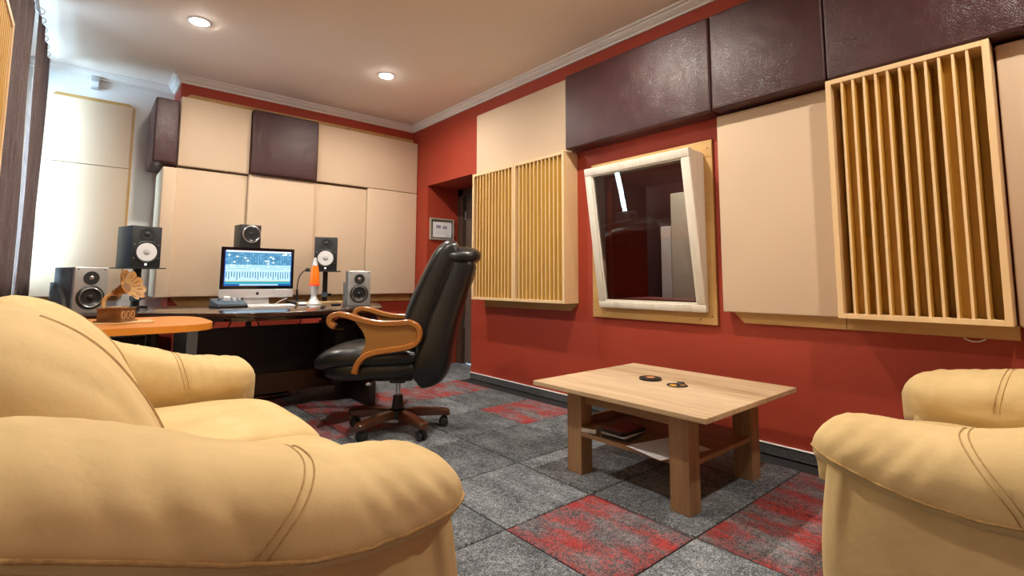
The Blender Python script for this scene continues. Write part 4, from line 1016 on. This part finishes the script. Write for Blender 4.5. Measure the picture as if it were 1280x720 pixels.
# horn axis
hd = Vector((-0.05, -0.90, 0.42)).normalized(); hp = Vector((-0.004, 0.010, 0.142))
q = hd.to_track_quat('Z', 'Y').to_matrix().to_4x4()
b = nb(); lathe(b, [(0.014, 0), (0.020, 0.0), (0.020, 0.008), (0.018, 0.01), (0.030, 0.055), (0.034, 0.060), (0.026, 0.060)], 8, trm(*hp) @ q); obj('horn_throat', b, 'walnut', g)
pet = None
hpe = hp+hd*0.060
for k in range(9):
    a0, a1 = 2*PI*k/9, 2*PI*(k+1)/9; bmp = nb(); rows = []
    for j in range(6):
        v = j/5; rr = 0.024+0.050*v; zz_ = 0.030*v**1.6; row = []
        for i in range(7):
            s = i/6; bul = math.sin(PI*s); aa = a0+(a1-a0)*(s*0.94+0.03)
            r_ = rr+(0.014*bul-0.006)*v*v; row.append(bmp.verts.new((r_*math.cos(aa), r_*math.sin(aa), zz_+0.004*bul*v)))
        rows.append(row)
    for j in range(5):
        for i in range(6): bmp.faces.new((rows[j][i], rows[j][i+1], rows[j+1][i+1], rows[j+1][i]))
    bmesh.ops.solidify(bmp, geom=list(bmp.faces), thickness=0.002)
    bmesh.ops.transform(bmp, matrix=trm(*hpe) @ q, verts=bmp.verts)
    po_ = obj('petal', bmp, 'horn_wood', g, 50)
    am = (a0+a1)/2; bb = nb(); p0 = Vector((0.048*math.cos(am), 0.048*math.sin(am), 0.0125)); p1 = Vector((0.064*math.cos(am), 0.064*math.sin(am), 0.0270))
    tube(bb, [p0, p1], 0.0016, 5); bmesh.ops.transform(bb, matrix=trm(*hpe) @ q, verts=bb.verts); obj('slot', bb, 'walnut', po_)
b = nb(); lathe(b, [(0.0, 0), (0.028, 0.0), (0.028, 0.003), (0, 0.003)], 18, trm(*(hp+hd*0.056)) @ q); obj('horn_mouth', b, 'walnut', g, 40)
b = nb(); tube(b, [(0.0, 0.05, 0.04), (0.0, 0.075, 0.04), (0.0, 0.075, 0.06)], 0.003, 6); obj('crank', b, 'ply', g)

# ------------------------------------------------------------------ loudspeakers
def ringd(bm, prof, x, z, y, closed=True): lathe(bm, prof, 32, trm(x, y, z) @ rotm('X', PI/2), closed)     # profile z becomes out of the front (-y)
def black_monitor(label, loc, rz):
    t = thing('monitor_speaker', label, 'speaker', loc, rz, 'black monitor speakers'); W, D, Hh = 0.196, 0.235, 0.308
    b = nb(); box(b, (-W/2, 0, 0), (W/2, D, Hh), 0.006, 2); obj('cabinet', b, 'speaker_side', t, 40)
    b = nb(); box(b, (-W/2+0.001, -0.006, 0.001), (W/2-0.001, 0.003, Hh-0.001), 0.004, 2); obj('baffle', b, 'speaker_black', t, 40)
    b = nb(); ringd(b, [(0.084, 0), (0.084, 0.006), (0.077, 0.010), (0.069, 0.006), (0.067, 0.0)], 0, 0.116, -0.006); wf = obj('woofer_surround', b, 'rubber', t, 40)
    b = nb(); ringd(b, [(0.067, 0.006), (0.062, 0.0065), (0.024, -0.002), (0.022, 0.004), (0.012, 0.009), (0, 0.010)], 0, 0.116, -0.0075); obj('cone', b, 'cone_white', wf, 50)
    b = nb(); ringd(b, [(0.025, 0.0), (0.024, 0.006), (0.016, 0.010), (0, 0.012)], 0, 0.116, -0.0075); obj('dust_cap', b, 'sensor_grey', wf, 50)
    b = nb(); ringd(b, [(0.052, 0), (0.052, 0.003), (0.046, 0.004), (0.020, 0.0005), (0.018, 0.004), (0.010, 0.007), (0, 0.008)], 0, 0.248, -0.006); obj('tweeter', b, 'rubber', t, 40)
    for (x, z) in ((-0.078, 0.17), (0.078, 0.17), (-0.078, 0.07), (0.078, 0.07)):
        b = nb(); ringd(b, [(0.004, 0), (0.004, 0.002), (0, 0.002)], x, z, -0.006); obj('screw', b, 'steel', t)
    b = nb(); lathe(b, [(0.009, 0), (0.009, 0.0015), (0, 0.0015)], 20, trm(0, -0.006, 0.024) @ rotm('X', PI/2)); obj('emblem', b, 'led', t)
    return t
def spk_stand(label, loc, rz, h):
    t = thing('speaker_stand', label, 'speaker stand', loc, rz, 'desk speaker stands')
    b = nb(); box(b, (-0.135, -0.02, h-0.008), (0.135, 0.235, h), 0.002, 1); obj('plate', b, 'black_plastic', t)
    b = nb(); box(b, (-0.022, 0.10, 0.012), (0.022, 0.14, h-0.008), 0.003, 1); obj('pole', b, 'dark_metal', t)
    b = nb(); box(b, (-0.06, 0.06, 0), (0.06, 0.18, 0.012), 0.003, 1); obj('base_plate', b, 'dark_metal', t)
    b = nb(); box(b, (-0.028, 0.08, 0.05), (0.028, 0.15, 0.095), 0.004, 1); cl = obj('clamp', b, 'slate_blue', t)
    b = nb(); lathe(b, [(0.012, 0), (0.014, 0.03), (0, 0.03)], 12, trm(0.028, 0.115, 0.072) @ rotm('Y', PI/2)); obj('clamp_knob', b, 'black_plastic', cl, 40)
    return t
AL, AR = math.radians(18), math.radians(-22)
spk_stand('black stand carrying the left black speaker', (0.358, 4.60, ZD), AL, 0.296)
black_monitor('left black speaker with white cone, in front of the white wall', (0.358, 4.60, ZD+0.296), AL)
spk_stand('black stand carrying the right black speaker', (1.693, 4.60, ZD), AR, 0.292)
black_monitor('right black speaker with white cone, behind the lava lamp', (1.693, 4.60, ZD+0.292), AR)
def silver_speaker(label, loc, rz):
    t = thing('bookshelf_speaker', label, 'speaker', loc, rz, 'silver bookshelf speakers'); W, D, Hh = 0.175, 0.25, 0.283
    b = nb(); box(b, (-W/2+0.004, 0.012, 0.0), (W/2-0.004, D, Hh-0.002), 0.004, 2); obj('cabinet', b, 'silver_side', t, 40)
    b = nb(); box(b, (-W/2, -0.012, 0.0), (W/2, 0.013, Hh), 0.008, 3); obj('front_panel', b, 'silver_paint', t, 40)
    for s in (-1, 1):      # curved side fins
        b = nb(); pts = [(0.06, 0.0), (D, 0.0), (D, 0.19)]+[(D-(D-0.06)*math.sin(PI/2*k/10), 0.19*math.cos(PI/2*k/10)) for k in range(1, 10)]
        poly(b, pts, 'x', s*(W/2-0.004) if s > 0 else -W/2-0.014, W/2+0.014 if s > 0 else -(W/2-0.004)); obj('side_fin', b, 'silver_side', t, 30)
    b = nb(); ringd(b, [(0.073, 0), (0.073, 0.004), (0.066, 0.006), (0.058, 0.010), (0.052, 0.004), (0.022, -0.004), (0.020, -0.002), (0.013, 0.008), (0, 0.016)], 0, 0.098, -0.0125); obj('woofer', b, 'cone_dark', t, 50)
    b = nb(); ringd(b, [(0.0595, 0.0095), (0.057, 0.0112), (0.0545, 0.0095)], 0, 0.098, -0.0125, False); obj('trim_ring', b, 'steel', t, 50)
    b = nb(); ringd(b, [(0.041, 0), (0.041, 0.003), (0.036, 0.004), (0.020, 0.002), (0, 0.002)], 0, 0.216, -0.0125); tw = obj('tweeter', b, 'rubber', t, 40)
    b = nb(); ringd(b, [(0.014, 0.002), (0.012, 0.006), (0.006, 0.009), (0, 0.010)], 0, 0.216, -0.0125); obj('dome', b, 'steel', tw, 60)
    for x in (-0.068, 0.068):
        b = nb(); ringd(b, [(0.004, 0), (0.004, 0.002), (0, 0.002)], x, 0.268, -0.0125); obj('grille_peg', b, 'black_plastic', t)
    return t
silver_speaker('silver bookshelf speaker at the left end of the desk by the curtain', (0.047, 4.02, ZD), math.radians(22))
silver_speaker('silver bookshelf speaker at the right end of the desk', (1.728, 3.93, ZD), math.radians(-17))
t = thing('cube_speaker', 'small black cube speaker on a post above the computer screen', 'speaker', (1.062, 4.69, ZD))
b = nb(); box(b, (-0.025, -0.025, 0.012), (0.025, 0.025, 0.475), 0.003, 1); obj('post', b, 'dark_metal', t)
b = nb(); box(b, (-0.09, -0.03, 0), (0.09, 0.035, 0.012), 0.003, 1); obj('base_plate', b, 'dark_metal', t)
mk = rotm('Z', math.radians(8))
b = nb(); box(b, (-0.082, -0.06, 0.475), (0.082, 0.09, 0.670), 0.006, 2, mk); obj('cabinet', b, 'black_plastic', t, 40)
mc = mk @ trm(0.004, -0.06, 0.592) @ rotm('X', PI/2)
b = nb(); lathe(b, [(0.074, 0), (0.074, 0.006), (0.066, 0.009), (0.063, 0.006)], 36, mc, False); obj('trim_ring', b, 'steel', t, 50)
b = nb(); lathe(b, [(0.063, 0.003), (0.056, 0.007), (0.050, 0.003), (0.020, -0.006+0.007), (0.012, 0.006), (0, 0.008)], 36, mc); obj('cone', b, 'cone_dark', t, 50)

# ------------------------------------------------------------------ computer and desk items
cm = thing('computer', 'all in one computer with a mixer on its bright screen, on the desk', 'computer', (1.108, 4.50, ZD))
W2, Z0, Z1 = 0.277, 0.064, 0.470
b = nb()
def mback(p):
    q = p.copy()
    q.y = p.y*max(0.0, 1-(p.x/0.30)**2*0.75-(p.z/0.22)**2*0.2) if p.y > 0 else 0.0
    return q
box(b, (-W2, 0.0, Z0), (W2, 0.012, Z1), 0.004, 2); superquad(b, (0, 0.010, (Z0+Z1)/2), (W2-0.006, 0.035, (Z1-Z0)/2-0.006), (8, 2, 8), 10, mback); obj('housing', b, 'aluminium', cm, 40)
b = nb(); box(b, (-W2, -0.006, Z0), (W2, 0.0005, Z0+0.068), 0.002, 1); cn = obj('chin', b, 'aluminium', cm)
b = nb(); box(b, (-W2, -0.006, Z0+0.069), (W2, 0.0005, Z1), 0.003, 1); bz = obj('bezel', b, 'screen_glass', cm)
b = nb(); box(b, (-W2+0.028, -0.0068, Z0+0.095), (W2-0.022, -0.0058, Z1-0.026)); obj('screen', b, 'mixer_screen', bz)
# fruit emblem: body with a bite and a leaf
emb = []
R_ = 0.0125
for k in range(40):
    a = PI/2+2*PI*k/40; x = R_*math.cos(a)*1.0; z = R_*math.sin(a)
    if abs(x) < 0.004: z -= (0.0022 if z > 0 else -0.0012)*(1-abs(x)/0.004)
    if x < 0: pass
    d_ = math.hypot(x-0.0148, z-0.0018)
    if d_ < 0.0068:
        kx = 0.0068/max(d_, 1e-5); x = 0.0148+(x-0.0148)*kx; z = 0.0018+(z-0.0018)*kx
        if x > 0.0148: x = 0.0148-0.0068
    emb.append((x, Z0+0.0325+z))
b = nb(); poly(b, emb, 'y', -0.0072, -0.006); poly(b, [(0.0, Z0+0.0460), (0.0012, Z0+0.0490), (0.0046, Z0+0.0515), (0.0050, Z0+0.0490), (0.0030, Z0+0.0465)], 'y', -0.0072, -0.006); obj('emblem', b, 'black_plastic', cn)
b = nb(); poly(b, [(0.028, 0.20), (0.040, 0.20), (0.030, 0.012), (-0.085, 0.004), (-0.085, 0.0), (0.105, 0.0), (0.105, 0.006), (0.045, 0.010)], 'x', -0.098, 0.098, 0.001, 1); obj('stand_foot', b, 'aluminium', cm, 40)
b = nb(); tube(b, spline([(0.12, 0.02, 0.066), (0.19, 0.01, 0.062), (0.23, 0.0, 0.055), (0.17, -0.02, 0.030), (0.13, -0.03, 0.004)], 6), 0.0028, 6); obj('cord', b, 'white_plastic', cm, 60)
t = thing('keyboard', 'slim white keyboard in front of the computer', 'keyboard', (1.168, 4.33, ZD), 0.0)
b = nb(); poly(b, [(-0.06, 0.0), (0.06, 0.0), (0.06, 0.012), (-0.06, 0.004)], 'x', -0.172, 0.172, 0.001, 1); obj('plate', b, 'aluminium', t)
b = nb()
for rr in range(5):
    for k in range(14):
        x0 = -0.165+k*0.0236; y0 = -0.052+rr*0.021; z0 = 0.004+(y0+0.06)/0.12*0.008
        box(b, (x0, y0, z0), (x0+0.0212, y0+0.018, z0+0.0032))
k_ = obj('keys', b, 'white_plastic', t); k_['kind'] = 'stuff'
t = thing('mouse', 'white computer mouse on the desk right of the keyboard', 'mouse', (1.405, 4.30, ZD))
b = nb(); superquad(b, (0, 0, 0.012), (0.032, 0.055, 0.014), (2.5, 2.5, 2.2), 8, lambda p: Vector((p.x, p.y, max(p.z, -0.012)))); obj('shell', b, 'white_plastic', t, 60)
b = nb(); superquad(b, (0, 0.028, 0.0255), (0.004, 0.004, 0.003), (2, 2, 2), 4); obj('scroll_ball', b, 'sensor_grey', t, 60)
t = thing('control_box', 'dark blue desktop monitor controller left of the keyboard', 'controller', (0.868, 4.33, ZD), 0.12)
b = nb(); poly(b, [(-0.09, 0.0), (0.09, 0.0), (0.09, 0.066), (-0.09, 0.030)], 'x', -0.104, 0.104, 0.006, 2); cb_ = obj('case', b, 'slate_blue', t, 40)
b = nb(); box(b, (-0.108, -0.094, 0.0), (0.108, 0.092, 0.018), 0.004, 1); obj('base', b, 'black_plastic', t)
sl = math.atan2(0.036, 0.18)
for (x, y, r_, h_, m) in ((-0.005, 0.03, 0.026, 0.026, 'white_plastic'), (0.045, 0.02, 0.013, 0.018, 'white_plastic'), (0.078, 0.0, 0.011, 0.016, 'sensor_grey'), (0.035, -0.03, 0.010, 0.012, 'sensor_grey'), (-0.06, 0.03, 0.010, 0.012, 'slate_blue')):
    b = nb(); lathe(b, [(r_, 0), (r_*0.92, h_), (0, h_)], 20, trm(x, y, 0.046+y*0.2) @ rotm('X', sl)); obj('knob', b, m, t, 40)
t = thing('gooseneck_microphone', 'black gooseneck microphone on a heavy desk base', 'microphone', (1.475, 4.66, ZD))
b = nb(); poly(b, [(-0.06, 0), (0.06, 0), (0.055, 0.030), (-0.050, 0.022)], 'x', -0.075, 0.075, 0.008, 2); obj('base', b, 'dark_metal', t, 40)
b = nb(); tube(b, [(0.0, 0.01, 0.025), (0.0, 0.01, 0.12)], 0.010, 12); tube(b, spline([(0, 0.01, 0.11), (0.002, 0.01, 0.18), (0.015, 0.005, 0.24), (0.045, 0, 0.283), (0.075, 0, 0.298)], 6), 0.005, 8); obj('gooseneck', b, 'black_plastic', t, 60)
b = nb(); superquad(b, (0.082, 0, 0.300), (0.021, 0.019, 0.019), (2, 2, 2), 6); obj('windscreen', b, 'rubber', t, 60)
t = thing('lava_lamp', 'orange lava lamp with silver base and cap on the desk', 'lamp', (1.535, 4.41, ZD))
b = nb(); lathe(b, [(0, 0), (0.066, 0), (0.066, 0.006), (0.050, 0.014), (0.026, 0.055), (0.024, 0.075), (0.034, 0.145), (0.037, 0.162), (0, 0.162)], 36); obj('base', b, 'aluminium', t, 40)
b = nb(); lathe(b, [(0, 0.160), (0.039, 0.160), (0.043, 0.178), (0.040, 0.24), (0.031, 0.305), (0.024, 0.332), (0, 0.332)], 36); gl = obj('glass_bottle', b, 'lava_glass', t, 40)
b = nb(); lathe(b, [(0.0395, 0.158), (0.0425, 0.162), (0.0437, 0.176), (0.041, 0.178)], 36, None, False); obj('wax', b, 'lava_wax', t, 60)
b = nb(); lathe(b, [(0, 0.330), (0.0255, 0.330), (0.020, 0.36), (0.012, 0.395), (0, 0.402)], 36); obj('cap', b, 'aluminium', t, 40)
t = thing('riser_board', 'pale wooden riser board lying at the back of the desk', 'board', (1.66, 4.54, ZD))
b = nb(); box(b, (-0.215, -0.05, 0), (0.215, 0.04, 0.017), 0.001, 1); obj('plank', b, 'riser_wood', t)
b = nb(); box(b, (-0.035, -0.02, 0), (0.035, 0.02, 0.014), 0.003, 1, trm(1.60, 4.08, ZD) @ rotm('Z', 0.2)); tag(obj('usb_hub', b, 'black_plastic', None, 40), 'small black gadget on the desk left of the silver speaker', 'gadget')
